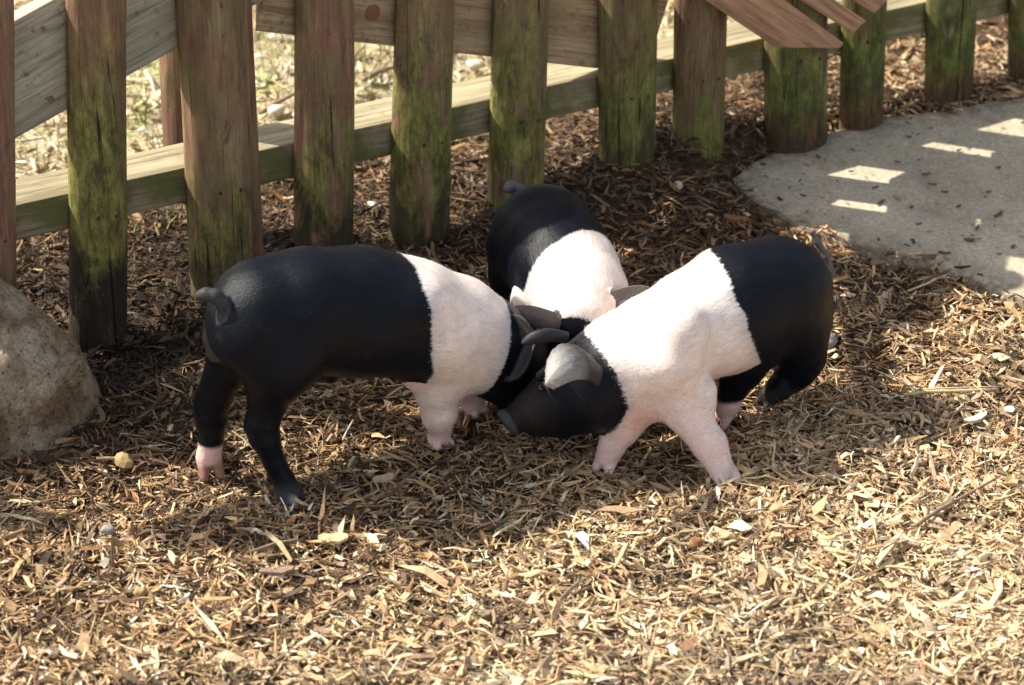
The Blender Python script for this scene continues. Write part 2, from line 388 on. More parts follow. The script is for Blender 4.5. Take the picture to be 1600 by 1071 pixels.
# ------------------------------------------------------------------ concrete slab
def build_slab():
    pts = []
    P = SLAB; n = len(P)
    for i in range(n):
        a, b = P[i], P[(i + 1) % n]
        m = max(1, int(np.linalg.norm(b - a) / 0.02))
        for j in range(m):
            p = a + (b - a) * j / m
            nn = np.array([(b - a)[1], -(b - a)[0]]); nn /= np.linalg.norm(nn)
            p = p + nn * 0.009 * (vnoise(p[0] * 40, p[1] * 40, 3) - 0.5) * 2
            pts.append(p)
    pts = np.array(pts); c = pts.mean(0)
    rings = [1.0, 0.995, 0.985, 0.96, 0.9, 0.8, 0.65, 0.45, 0.2]
    V = [np.c_[pts, np.full(len(pts), -0.06)]]
    V.append(np.c_[pts, np.full(len(pts), SLAB_Z - 0.006)])
    for r in rings[1:]:
        p = c + (pts - c) * r
        z = SLAB_Z + 0.003 * (vnoise(p[:, 0] * 9, p[:, 1] * 9, 5) - 0.5)
        V.append(np.c_[p, z])
    V = np.concatenate(V); m = len(pts); R = len(rings) + 1
    F = []
    for r in range(R - 1):
        for i in range(m):
            j = (i + 1) % m
            F.append((r * m + i, r * m + j, (r + 1) * m + j, (r + 1) * m + i))
    F.append(tuple((R - 1) * m + i for i in range(m)))
    # make the faces point outwards / up
    me = mesh_from('concrete_slab', V, F, smooth=False)
    import bmesh
    bm = bmesh.new(); bm.from_mesh(me); bmesh.ops.recalc_face_normals(bm, faces=bm.faces); bm.to_mesh(me); bm.free()
    sd = poly_sd(V[:, 0], V[:, 1], SLAB)
    color_attr(me, 'dirt', (np.clip(1 + sd / 0.07, 0, 1) * 0.9)[:, None])
    o = link('concrete_slab', me, M['slab'])
    tag(o, 'pale grey concrete slab with sun slits beside the fence', 'slab'); o['kind'] = 'structure'
    return o
build_slab()

# ------------------------------------------------------------------ wood chips
def chips(name, x, y, zoff, L, W, T, yaw, pitch, roll, col, seg=3, base=None, bend=0.25):
    n = len(x)
    rng = np.random.default_rng(len(x))
    z = (np.where(poly_sd(x, y, SLAB) < 0.004, SLAB_Z, ground_h(x, y)) if base is None else base) + zoff
    # cross-sections along the chip
    tt = np.linspace(-0.5, 0.5, seg)
    V = np.zeros((n, seg, 4, 3))
    bz = rng.normal(0, bend, n)[:, None] * L[:, None]
    by = rng.normal(0, bend * 0.7, n)[:, None] * L[:, None]
    for i, t in enumerate(tt):
        e = abs(t) * 2
        wi = W * (np.where(rng.random(n) > 0.3, rng.uniform(0.55, 1.1, n), rng.uniform(0.1, 0.5, n)) if e > 0.5 else rng.uniform(0.7, 1.1, n)) * 0.5
        ti = T * np.where(e > 0.5, rng.uniform(0.3, 0.9, n), 1.0) * 0.5
        sk = rng.normal(0, 0.15, n) * L * (1 if e > 0.5 else 0.2)
        for c_, (a, b) in enumerate(((-1, -1), (1, -1), (1, 1), (-1, 1))):
            V[:, i, c_, 0] = t * L + sk * a
            V[:, i, c_, 1] = a * wi + by[:, 0] * (0.25 - t * t) * 1.6
            V[:, i, c_, 2] = b * ti + bz[:, 0] * (0.25 - t * t) * 1.2
    V = V.reshape(n, seg * 4, 3)
    cr, sr = np.cos(roll), np.sin(roll); cpi, spi = np.cos(pitch), np.sin(pitch); cy, sy = np.cos(yaw), np.sin(yaw)
    X, Y, Z = V[..., 0], V[..., 1], V[..., 2]
    Y, Z = Y * cr[:, None] - Z * sr[:, None], Y * sr[:, None] + Z * cr[:, None]
    X, Z = X * cpi[:, None] - Z * spi[:, None], X * spi[:, None] + Z * cpi[:, None]
    X, Y = X * cy[:, None] - Y * sy[:, None], X * sy[:, None] + Y * cy[:, None]
    P = np.stack([X + x[:, None], Y + y[:, None], Z + z[:, None]], -1).reshape(-1, 3)
    q = []
    for i in range(seg - 1):
        for c_ in range(4):
            d = (c_ + 1) % 4
            q.append((i * 4 + c_, i * 4 + d, (i + 1) * 4 + d, (i + 1) * 4 + c_))
    q.append((3, 2, 1, 0)); k = (seg - 1) * 4; q.append((k, k + 1, k + 2, k + 3))
    q = np.array(q)
    Fc = (q[None] + (np.arange(n) * seg * 4)[:, None, None]).reshape(-1, 4)
    me = bpy.data.meshes.new(name)
    me.vertices.add(len(P)); me.vertices.foreach_set('co', P.astype(np.float32).ravel())
    me.loops.add(Fc.size); me.loops.foreach_set('vertex_index', Fc.astype(np.int32).ravel())
    me.polygons.add(len(Fc)); me.polygons.foreach_set('loop_start', np.arange(0, Fc.size, 4, dtype=np.int32))
    me.update(calc_edges=True)
    me.polygons.foreach_set('use_smooth', np.zeros(len(me.polygons), bool))
    color_attr(me, 'Col', np.repeat(col, seg * 4, axis=0))
    o = link(name, me, M['chip']); return o

PAL = np.array([(0.62, 0.43, 0.235), (0.50, 0.33, 0.165), (0.72, 0.57, 0.37), (0.37, 0.23, 0.115), (0.24, 0.152, 0.085), (0.40, 0.21, 0.09),
                (0.13, 0.08, 0.046), (0.06, 0.038, 0.024), (0.35, 0.265, 0.185), (0.80, 0.70, 0.53)])
def chip_colors(x, y, rng, bias=None):
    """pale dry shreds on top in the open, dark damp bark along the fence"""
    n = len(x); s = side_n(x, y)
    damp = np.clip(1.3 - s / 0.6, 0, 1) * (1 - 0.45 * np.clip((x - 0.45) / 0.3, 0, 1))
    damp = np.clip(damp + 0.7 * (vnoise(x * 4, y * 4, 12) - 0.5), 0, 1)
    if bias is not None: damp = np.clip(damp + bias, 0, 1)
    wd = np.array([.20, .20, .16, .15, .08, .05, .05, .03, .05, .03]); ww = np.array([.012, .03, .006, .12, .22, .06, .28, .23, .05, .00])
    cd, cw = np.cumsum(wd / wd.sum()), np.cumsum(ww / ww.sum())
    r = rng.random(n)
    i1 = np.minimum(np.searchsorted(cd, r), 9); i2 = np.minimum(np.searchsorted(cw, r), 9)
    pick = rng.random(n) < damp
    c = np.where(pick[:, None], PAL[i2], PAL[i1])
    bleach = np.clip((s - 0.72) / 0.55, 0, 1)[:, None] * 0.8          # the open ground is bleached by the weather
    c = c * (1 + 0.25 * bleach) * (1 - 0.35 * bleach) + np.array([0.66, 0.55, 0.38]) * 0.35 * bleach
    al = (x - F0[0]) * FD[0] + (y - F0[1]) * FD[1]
    shade_damp = 1.25 * np.exp(-((al - 0.06) / 0.36) ** 2 - ((s + 0.03) / 0.33) ** 2) + 0.6 * np.exp(-((al - 0.75) / 0.5) ** 2 - ((s + 0.02) / 0.16) ** 2)
    c = c * (1 - 0.74 * np.clip(shade_damp, 0, 1))[:, None]                     # damp soil, plus the rail's shade painted into the chip colour
    c = c * (0.72 + 0.5 * vnoise(x * 7, y * 7, 41) + 0.16 * (vnoise(x * 24, y * 24, 42) - 0.5))[:, None]
    return np.clip(c * rng.uniform(0.75, 1.22, (n, 1)) * (1 + rng.normal(0, 0.03, (n, 3))), 0, 0.8)

def blocked(x, y, z0=0.02):
    b = poly_sd(x, y, SLAB) + 0.032 * (vnoise(x * 22, y * 22, 15) - 0.62) < 0.0
    return b
def scatter(n, x0, x1, y0, y1, rng):
    x = rng.uniform(x0, x1, n); y = rng.uniform(y0, y1, n)
    return x, y
def mulch(name, n, box, Lm, Wm, seg, label, rng, layer=0.016, keep=None, tilt=0.32, bias=None):
    x, y = scatter(n, *box, rng)
    ok = (side_n(x, y) > -0.34 - 0.16 * np.clip((0.1 - x) / 0.4, 0, 1)) & ~blocked(x, y)
    if keep is not None: ok &= keep(x, y)
    x, y = x[ok], y[ok]; n = len(x)
    L = Lm * np.exp(rng.normal(0, 0.45, n)); L = np.minimum(L, 0.075)
    big = 1 + 0.3 * np.clip((side_n(x, y) - 0.7) / 0.4, 0, 1)
    L = L * (1 + 0.1 * (big - 1)); W = np.minimum(Wm * big * np.exp(rng.normal(0, 0.55, n)), L * 0.6); T = np.minimum(W * rng.uniform(0.15, 0.55, n), 0.003)
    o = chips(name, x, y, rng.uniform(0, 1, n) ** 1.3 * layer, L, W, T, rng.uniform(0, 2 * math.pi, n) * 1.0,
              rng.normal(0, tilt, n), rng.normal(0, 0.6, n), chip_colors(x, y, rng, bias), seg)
    tag(o, label, 'mulch', kind='stuff'); return o

inner = (-1.0, 1.08, -0.97, 1.15)
def in_inner(x, y): return (x > inner[0]) & (x < inner[1]) & (y > inner[2]) & (y < inner[3])
r1 = np.random.default_rng(101)
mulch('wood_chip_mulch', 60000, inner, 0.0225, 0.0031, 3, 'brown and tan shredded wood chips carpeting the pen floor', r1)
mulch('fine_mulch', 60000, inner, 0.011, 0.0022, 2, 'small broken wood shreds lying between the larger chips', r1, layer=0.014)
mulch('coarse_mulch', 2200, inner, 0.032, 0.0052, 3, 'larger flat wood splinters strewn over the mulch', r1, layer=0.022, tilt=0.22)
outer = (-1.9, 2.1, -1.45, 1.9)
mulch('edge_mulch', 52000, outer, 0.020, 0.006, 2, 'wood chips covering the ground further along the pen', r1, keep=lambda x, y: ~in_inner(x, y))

# yard behind the fence: pale dry litter and grass
def yard():
    r = np.random.default_rng(77); n = 30000
    x = r.uniform(-1.9, 1.6, n); y = r.uniform(-0.5, 2.6, n)
    ok = side_n(x, y) < -0.3 - 0.16 * np.clip((0.1 - x) / 0.4, 0, 1); x, y = x[ok], y[ok]; n = len(x)
    L = 0.02 * np.exp(r.normal(0, 0.5, n)); W = np.minimum(0.008 * np.exp(r.normal(0, 0.4, n)), L * 0.7)
    pal = np.array([(0.68, 0.57, 0.38), (0.58, 0.46, 0.28), (0.76, 0.68, 0.52), (0.42, 0.31, 0.18), (0.62, 0.58, 0.48), (0.28, 0.2, 0.11)])
    c = pal[r.choice(6, n, p=[.25, .25, .18, .14, .12, .06])] * r.uniform(0.8, 1.15, (n, 1))
    o = chips('leaf_litter', x, y, r.uniform(0, 0.012, n), L, W, np.full(n, 0.002), r.uniform(0, 6.28, n), r.normal(0, 0.35, n), r.normal(0, 0.6, n), c, 2)
    tag(o, 'pale dry leaf litter and chips on the sunny ground behind the fence', 'litter', kind='stuff')
    # grass blades
    n = 30000
    x = r.uniform(-1.9, 1.6, n); y = r.uniform(-0.5, 2.6, n)
    ok = (side_n(x, y) < -0.28) & (vnoise(x * 2.6, y * 2.6, 21) > 0.36); x, y = x[ok], y[ok]; n = len(x)
    h = ground_h(x, y); H = r.uniform(0.015, 0.05, n); a = r.uniform(0, 6.28, n); w = r.uniform(0.001, 0.002, n)
    lx, ly = r.normal(0, 0.5, n) * H, r.normal(0, 0.5, n) * H
    dx, dy = np.cos(a) * w, np.sin(a) * w
    V = np.stack([np.stack([x - dx, y - dy, h], 1), np.stack([x + dx, y + dy, h], 1),
                  np.stack([x + dx * .8 + lx * .4, y + dy * .8 + ly * .4, h + H * .6], 1), np.stack([x - dx * .8 + lx * .4, y - dy * .8 + ly * .4, h + H * .6], 1),
                  np.stack([x + lx, y + ly, h + H], 1)], 1).reshape(-1, 3)
    b = np.arange(n) * 5
    F = np.concatenate([np.stack([b, b + 1, b + 2], 1), np.stack([b, b + 2, b + 3], 1), np.stack([b + 3, b + 2, b + 4], 1)])
    me = mesh_from('grass', V, F)
    gc = np.where(r.random((n, 1)) < 0.6, np.array([[0.26, 0.32, 0.10]]), np.array([[0.38, 0.34, 0.15]])) * r.uniform(0.7, 1.2, (n, 1))
    color_attr(me, 'Col', np.repeat(gc, 5, axis=0))
    o = link('grass', me, M['chip']); tag(o, 'sparse short green grass growing in the yard behind the fence', 'grass', kind='stuff')
yard()

# ------------------------------------------------------------------ fence
fence = empty('picket_fence', (F0[0], F0[1], 0))
tag(fence, 'mossy half round picket fence with boards and low rail behind the piglets', 'fence')
def to_local(p): return (p[0] - F0[0], p[1] - F0[1], p[2])

def post_mesh(r, H, seed, round_=False, lean=0.0, segs=22, rings=44):
    """half-round (or round) post: flat back at y=0 facing the rail, domed top; z up; lean = sideways shift at 1 m"""
    V = []; F = []
    ang = np.linspace(0, math.pi, segs - 5) if not round_ else np.linspace(0, 2 * math.pi, segs, endpoint=False)
    if not round_:
        back = [(-0.6, -0.07), (-0.3, -0.08), (0, -0.08), (0.3, -0.08), (0.6, -0.07)]
        prof = [(math.cos(a), math.sin(a) * 0.86) for a in ang] + back
    else: prof = [(math.cos(a), math.sin(a)) for a in ang]
    m = len(prof)
    zs = list(np.linspace(-0.15, H - 0.05, rings)) + [H - 0.03, H - 0.012, H - 0.003]
    fs = [1.0] * rings + [0.93, 0.72, 0.35]
    ph = seed * 1.7
    for z, f in zip(zs, fs):
        rr = r * f * (1 + 0.03 * math.sin(z * 4 + ph) - 0.012 * z)
        for i, (a, b) in enumerate(prof):
            an = math.atan2(b, a)
            lump = 1 + 0.05 * (float(vnoise(an * 2.2 + seed * 9, z * 5.0, 3)) - 0.5) + 0.07 * (float(vnoise(an * 7 + seed * 5, z * 1.6, 4)) - 0.5)
            V.append((a * rr * lump + lean * z, b * rr * lump, z))
    R = len(zs)
    for k in range(R - 1):
        for i in range(m):
            j = (i + 1) % m
            F.append((k * m + i, k * m + j, (k + 1) * m + j, (k + 1) * m + i))
    F.append(tuple((R - 1) * m + i for i in range(m))); F.append(tuple(reversed(range(m))))
    return mesh_from('picket', V, F)

rotz = math.atan2(FN[1], FN[0]) - math.pi / 2          # local y -> towards the camera side
def add_post(s, off, r, H, seed, name='picket', round_=False, lean=0.0, mat='post', label=None, **attrs):
    me = post_mesh(r, H, seed, round_, lean)
    xy = fence_xy(s, off)
    o = link(name, me, M[mat], fence, to_local((xy[0], xy[1], 0)))
    o.rotation_euler = (0, 0, rotz)
    d = dict(moss=0.5, moss_top=0.4, red=0.5, deep=0.2, rust=0.0, dark=0.5, dark_top=0.06, pale=0.4); d.update(attrs)
    for k, v in d.items(): o[k] = float(v)
    if label: o['label'] = label
    # two nail heads where the picket crosses the low rail
    if name == 'picket' and -0.3 < s < 2.2:
        zr = zl(s) + RH * 0.5
        for q in (-0.38, 0.33):
            a = math.acos(q * 0.9); z_ = zr + 0.006 * q
            nm = NAIL; n_ = bpy.data.objects.new('nail', nm); COL.objects.link(n_); n_.parent = o
            n_.location = (q * 0.9 * r + lean * z_, math.sin(a) * 0.86 * r * 1.0, z_); n_.rotation_euler = (-math.pi / 2, 0, -(math.pi / 2 - a) * 1.0)
    return o
def nail_mesh():
    V = []; n = 10
    for r_, h_ in ((0.0, 0.0016), (0.0026, 0.0013), (0.0034, 0.0004), (0.0034, -0.004)):
        for i in range(n): V.append((math.cos(i * 2 * math.pi / n) * max(r_, 1e-5), math.sin(i * 2 * math.pi / n) * max(r_, 1e-5), h_))
    F = [(k * n + i, k * n + (i + 1) % n, (k + 1) * n + (i + 1) % n, (k + 1) * n + i) for k in range(3) for i in range(n)]
    me = mesh_from('nail', V, F); me.materials.append(mat_plain('rusty_nail', (0.03, 0.02, 0.015), (0.1, 0.05, 0.03), 300, 0.6)); return me
NAIL = nail_mesh()
RF = -0.008                                           # front face of the rail
(sa, za), (sb_, zb) = on_fence(40, 374, RF), on_fence(1420, 58, RF)
zl = lambda s: za + (zb - za) * (s - sa) / (sb_ - sa)
RH = 0.064

# (left, right) at the top of the picture, (left, right, v) at the foot, and the look of each
posts = [
 ((-62, 27), (-60, 33, 560), dict(moss=.5, moss_top=.26, red=1.0, dark=.4, dark_top=.1)),
 ((111, 204), (114, 205, 528), dict(moss=.68, moss_top=.50, red=.8, dark=1.0, dark_top=.175, pale=.1)),
 ((281, 392), (302, 405, 445), dict(moss=.56, moss_top=.24, red=.7, dark=.7, dark_top=.11, pale=.2)),
 ((465, 560), (468, 557, 420), dict(moss=.55, moss_top=.34, red=.9, dark=.9, dark_top=.14, pale=1.0)),
 ((622, 718), (613, 708, 405), dict(moss=.58, moss_top=.42, red=.7, dark=.8, dark_top=.12, pale=.2)),
 ((776, 868), (766, 858, 330), dict(moss=.58, moss_top=.40, red=.3, dark=.3, dark_top=.08, pale=.6)),
 ((940, 1035), (940, 1033, 262), dict(moss=.72, moss_top=.36, red=.8, deep=.5, dark=.75, dark_top=.09)),
 ((1060, 1145), (1056, 1140, 228), dict(moss=1.05, moss_top=.20, red=1.0, deep=.6, dark=.3, dark_top=.03)),
 ((1196, 1304), (1197, 1300, 212), dict(moss=.75, moss_top=.3, red=.2, deep=.8, dark=.7, dark_top=.06, rust=.9)),
 ((1319, 1397), (1315, 1390, 190), dict(moss=.78, moss_top=.3, red=.3, deep=.9, dark=.3, dark_top=.03, rust=1.0)),
 ((1452, 1537), (1448, 1530, 160), dict(moss=.72, moss_top=.3, red=.3, deep=.8, dark=.6, dark_top=.05, rust=1.0, pale=.7)),
 ((1580, 1662), (1578, 1660, 125), dict(moss=.65, moss_top=.3, red=.8, deep=.7, rust=1.0)),
]
POST_OFF = 0.0
S_last = 0
S_posts = []
for i, ((a, b), (c, d, v), look) in enumerate(posts):
    um, vm = (c + d) / 2, v
    s0, z0 = on_fence(um, vm, POST_OFF + 0.02)
    s1, z1 = on_fence((a + b) / 2, 0, POST_OFF + 0.02)
    lean = (s1 - s0) / (z1 - z0)
    sb = s0 - lean * z0
    p = np.array([*fence_xy(sb, 0.02), 0.2])
    w = ((b - a) + (d - c)) / 2 / pxm(p) / 2
    w *= 0.985 / math.sqrt(FD[0] ** 2 + (0.25 * FD[1]) ** 2) * 0.93
    # local x runs against the fence direction or along it: keep the lean's sign right
    lx = np.array([math.cos(rotz), math.sin(rotz)]); sg = 1.0 if lx @ FD > 0 else -1.0
    H = [1.0, 0.84, 0.86, 0.88, 0.9, 0.9, 0.92, 0.98, 1.15, 1.15, 1.15, 1.15][i]
    add_post(sb, POST_OFF, w, H, i + 1, lean=lean * sg, **look)
    S_posts.append(sb); S_last = sb
for j in range(7):     # the fence goes on beyond the right edge
    add_post(S_last + 0.165 * (j + 1), POST_OFF, 0.05, 1.15, 30 + j, moss=.7, moss_top=.3, deep=.6, rust=.8)
S_first = S_posts[0]
LEFT_H = [0.62, 0.5, 0.72, 0.66, 0.6, 0.55, 0.7, 0.62]
for j in range(8):     # and lower pickets beyond the left edge
    add_post(S_first - 0.185 * (j + 1), POST_OFF, 0.048, LEFT_H[j], 50 + j, moss=.5, moss_top=.3)
# slim post tucked behind the third picket, and the gate post behind the rail
s_, z_ = on_fence(392, 420, 0.0)
add_post(s_, -0.012, 0.027, 0.86, 71, name='thin_post', mat='post', red=1.0, moss=.4, moss_top=.15, label='slim red brown post tucked behind the third picket')
s_, z_ = on_fence(312, 240, -0.13)
gp_ = add_post(s_ + 0.0, -0.17, 0.043, 0.56, 72, name='gate_post', round_=True, red=1.0, moss=.2, moss_top=.05, label='reddish gate post standing behind the rail')
gp_.location.z = 0.28

def prism_on_fence(name, poly, off0, off1, mat, bevel=0.003, label=None, cuts=1):
    """poly = (s, z) outline in the fence plane; solid between the two offsets"""
    import bmesh
    bm = bmesh.new()
    c = np.mean(poly, axis=0)
    e = np.array(poly[1]) - np.array(poly[0])
    fr = [bm.verts.new((p[0], -off1, p[1])) for p in poly]
    bk = [bm.verts.new((p[0], -off0, p[1])) for p in poly]
    bm.faces.new(fr); bm.faces.new(list(reversed(bk)))
    n = len(poly)
    for i in range(n):
        j = (i + 1) % n
        bm.faces.new((fr[j], fr[i], bk[i], bk[j]))
    bmesh.ops.recalc_face_normals(bm, faces=bm.faces)
    bmesh.ops.bevel(bm, geom=[x for x in bm.edges], offset=bevel, segments=2, affect='EDGES', profile=0.6)
    me = bpy.data.meshes.new(name); bm.to_mesh(me); bm.free()
    # rotate so that local x runs along the board (grain), keep it in place
    d = np.array(poly[1], float) - np.array(poly[0], float)
    ang = math.atan2(d[1], d[0])
    R = Matrix.Rotation(ang, 4, 'Y')                 # rotates x towards -z; the inverse is applied on the object
    T = Matrix.Translation((-c[0], 0, -c[1]))
    me.transform(R @ T)
    o = link(name, me, M[mat], fence)
    fr_ = Matrix(((FD[0], -FN[0], 0, 0), (FD[1], -FN[1], 0, 0), (0, 0, 1, 0), (0, 0, 0, 1)))
    o.matrix_local = fr_ @ Matrix.Translation((c[0], 0, c[1])) @ R.inverted()
    if label: o['label'] = label
    return o
RF = -0.008                                           # front face of the rail
def fpoly(pts, off): return [on_fence(u, v, off) for u, v in pts]
# low rail
(sa, za), (sb_, zb) = on_fence(40, 374, RF), on_fence(1420, 58, RF)
zl = lambda s: za + (zb - za) * (s - sa) / (sb_ - sa)
RH = 0.064
prism_on_fence('rail', [(-2.2, zl(-2.2)), (3.2, zl(3.2)), (3.2, zl(3.2) + RH), (-2.2, zl(-2.2) + RH)], RF - 0.088, RF, 'rail', 0.004, 'low weathered rail with a pale sunlit top')
prism_on_fence('rail', [(1.13, 0.44), (2.3, 0.44), (2.3, 0.66), (1.13, 0.66)], RF - 0.040, RF, 'rail', 0.004)  # unseen backing board, added to block sun coming between the slanting planks
# second rail, above the picture
zu = 0.74
prism_on_fence('rail', [(0.42, zu), (3.2, zu), (3.2, zu + RH), (0.42, zu + RH)], RF - 0.045, RF, 'rail', 0.004)
prism_on_fence('rail', [(-0.75, 0.84), (-0.08, 0.84), (-0.08, 1.06), (-0.75, 1.06)], RF - 0.045, RF, 'rail', 0.004)  # unseen board, added to cast a band of shade on the mulch
# braces behind the pickets
a_ = on_fence(-120, 298, RF); b_ = on_fence(300, 64, RF); dd = np.array(b_) - np.array(a_); dd /= np.linalg.norm(dd)
t_ = np.array(on_fence(30, 30, RF)); bt = np.array(on_fence(30, 215, RF))
wv = np.array([-dd[1], dd[0]]) * float(np.dot(t_ - bt, [-dd[1], dd[0]]))
pa = np.array(on_fence(30, 215, RF)) - dd * 0.30; pb = np.array(a_) + dd * 0.66
prism_on_fence('brace_board', [tuple(pa), tuple(pb), tuple(pb + wv), tuple(pa + wv)], RF - 0.03, RF - 0.001, 'grey_board', 0.003, 'grey diagonal brace board spotted with mould')
pa = np.array(on_fence(400, 50, RF)); pb = np.array(on_fence(1010, 117, RF)); dd = (pb - pa) / np.linalg.norm(pb - pa)
pa = pa - dd * 0.0; wv = np.array([-dd[1], dd[0]]) * 0.145
prism_on_fence('brace_board', [tuple(pa), tuple(pb), tuple(pb + wv), tuple(pa + wv)], RF - 0.029, RF - 0.002, 'tan_board', 0.003, 'tan brace board with a round knot and reddish lower edge')
# knot in the tan board
def knot():
    s, z = on_fence(582, 20, RF - 0.002)
    n = 20; V = [(0, 0, 0.0012)]; 
    for r_, h_ in ((0.5, 0.0012), (1.0, 0.0)):
        for i in range(n):
            a = 2 * math.pi * i / n; V.append((math.cos(a) * 0.0135 * r_, math.sin(a) * 0.015 * r_, h_))
    F = [(0, 1 + i, 1 + (i + 1) % n) for i in range(n)] + [(1 + i, 1 + n + i, 1 + n + (i + 1) % n, 1 + (i + 1) % n) for i in range(n)]
    o = link('wood_knot', mesh_from('wood_knot', V, F), M['knot'], fence)
    p = fence_xy(s, RF - 0.0005)
    o.matrix_local = Matrix.Translation(to_local((p[0], p[1], z))) @ Matrix(((FD[0], 0, FN[0], 0), (FD[1], 0, FN[1], 0), (0, 1, 0, 0), (0, 0, 0, 1)))
knot()
# planks nailed across the front at the right
PO = 0.05
def up_to(poly, k, ext):        # push the two upper corners further up along the plank
    return poly
for pts, o0, lab in (([(1095, -4), (1213, 75), (1313, 76), (1319, 68), (1246, -2)], 0.050, 'broad brown plank nailed slanting across the pickets'),
                ([(1249, -1), (1333, 53), (1354, 33), (1307, -3)], 0.048, 'shorter brown plank slanting beside the broad one'),
                ([(1329, -2), (1366, 22), (1390, -2)], 0.047, 'plank end slanting above the shorter plank'),
                ([(1378, -60), (1440, -14), (1500, -70)], 0.049, 'unseen slanting plank added above the plank ends to block sun'), ([(900, -80), (1000, -12), (1081, -12), (981, -80)], 0.051, 'unseen slanting plank added left of the broad one to block sun'), ([(1470, -120), (1540, -70), (1610, -130)], 0.047, 'unseen slanting plank added at the far right to block sun')):  # these three are unseen planks, added to keep sun spots off the slab
    P = [np.array(on_fence(u, v, o0 + 0.02)) for u, v in pts]
    d = (P[1] - P[0]) / np.linalg.norm(P[1] - P[0])
    top = 0.95
    if len(P) == 5:
        P[0] = P[0] - d * 0.75; P[4] = P[4] - d * 0.75
    elif len(P) == 4:
        P[0] = P[0] - d * 0.75; P[3] = P[3] - d * 0.75
    else:
        w_ = P[2] - P[1]; P = [P[0] - d * 0.7, P[1], P[1] + w_, P[0] + w_ - d * 0.7]
    prism_on_fence('plank', [tuple(p) for p in P], o0, o0 + 0.02, 'brown_plank', 0.002, lab)

# ------------------------------------------------------------------ piglets
def surface_nets(Fv, org, h):
    S = Fv < 0
    c = [S[i:S.shape[0] - 1 + i, j:S.shape[1] - 1 + j, k:S.shape[2] - 1 + k] for i in (0, 1) for j in (0, 1) for k in (0, 1)]
    any_ = c[0].copy(); all_ = c[0].copy()
    for x in c[1:]: any_ |= x; all_ &= x
    act = any_ & ~all_
    I, J, K = np.nonzero(act)
    idx = -np.ones(act.shape, np.int64); idx[I, J, K] = np.arange(len(I))
    acc = np.zeros((len(I), 3)); cnt = np.zeros(len(I))
    for (a, b) in [((0,0,0),(1,0,0)),((0,1,0),(1,1,0)),((0,0,1),(1,0,1)),((0,1,1),(1,1,1)),
                   ((0,0,0),(0,1,0)),((1,0,0),(1,1,0)),((0,0,1),(0,1,1)),((1,0,1),(1,1,1)),
                   ((0,0,0),(0,0,1)),((1,0,0),(1,0,1)),((0,1,0),(0,1,1)),((1,1,0),(1,1,1))]:
        fa = Fv[I + a[0], J + a[1], K + a[2]]; fb = Fv[I + b[0], J + b[1], K + b[2]]
        m = (fa < 0) != (fb < 0)
        t = np.where(m, fa / (fa - fb + 1e-20), 0)
        for ax in range(3):
            acc[:, ax] += np.where(m, a[ax] + t * (b[ax] - a[ax]), 0)
        cnt += m
    V = (acc / cnt[:, None] + np.stack([I, J, K], 1)) * h + org
    Q = []
    n0, n1, n2 = S.shape
    for ax in range(3):
        sl0 = [slice(1, -1)] * 3; sl1 = [slice(1, -1)] * 3
        sl0[ax] = slice(0, -1); sl1[ax] = slice(1, None)
        A = S[tuple(sl0)]; B = S[tuple(sl1)]
        m = A != B
        i, j, k = np.nonzero(m); fl = A[i, j, k]
        off = [1, 1, 1]; off[ax] = 0
        i, j, k = i + off[0], j + off[1], k + off[2]
        b1, b2 = [(1, 2), (2, 0), (0, 1)][ax]
        def cell(d1, d2):
            p = [i.copy(), j.copy(), k.copy()]; p[b1] = p[b1] - d1; p[b2] = p[b2] - d2
            return idx[p[0], p[1], p[2]]
        qd = np.stack([cell(1, 1), cell(0, 1), cell(0, 0), cell(1, 0)], 1)
        qd = np.where(fl[:, None], qd, qd[:, ::-1])
        Q.append(qd)
    return V, np.concatenate(Q)

def round_cone(P, a, b, r1, r2):
    ba = b - a; l2 = float(ba @ ba); rr = r1 - r2
    if l2 < 1e-10: return np.linalg.norm(P - a, axis=-1) - max(r1, r2)
    a2 = l2 - rr * rr; il2 = 1 / l2
    pa = P - a; y = pa @ ba; z = y - l2
    x2 = ((pa * l2 - y[..., None] * ba) ** 2).sum(-1)
    y2 = y * y * l2; z2 = z * z * l2
    k = np.sign(rr) * rr * rr * x2
    d = (np.sqrt(np.maximum(x2 * a2 * il2, 0)) + y * rr) * il2 - r1
    d = np.where(np.sign(z) * a2 * z2 > k, np.sqrt(x2 + z2) * il2 - r2, d)
    d = np.where(np.sign(y) * a2 * y2 < k, np.sqrt(x2 + y2) * il2 - r1, d)
    return d
def disc(P, c, ax, r, h, rd=0.004):
    v = P - c; al = np.abs(v @ ax); pe = np.sqrt(np.maximum((v * v).sum(-1) - al * al, 0))
    qx = pe - r + rd; qy = al - h + rd
    return np.minimum(np.maximum(qx, qy), 0) + np.hypot(np.maximum(qx, 0), np.maximum(qy, 0)) - rd
def tri_dist(P, a, b, c):
    ba, cb, ac = b - a, c - b, a - c; n = np.cross(ba, ac)
    pa, pb, pc = P - a, P - b, P - c
    s = (np.sign(pa @ np.cross(ba, n)) + np.sign(pb @ np.cross(cb, n)) + np.sign(pc @ np.cross(ac, n)))
    def e(v, p): t = np.clip((p @ v) / (v @ v), 0, 1); w = v * t[..., None] - p; return (w * w).sum(-1)
    de = np.minimum(np.minimum(e(ba, pa), e(cb, pb)), e(ac, pc)); dn = (pa @ n) ** 2 / (n @ n)
    return np.sqrt(np.where(s < 2.0, de, dn))

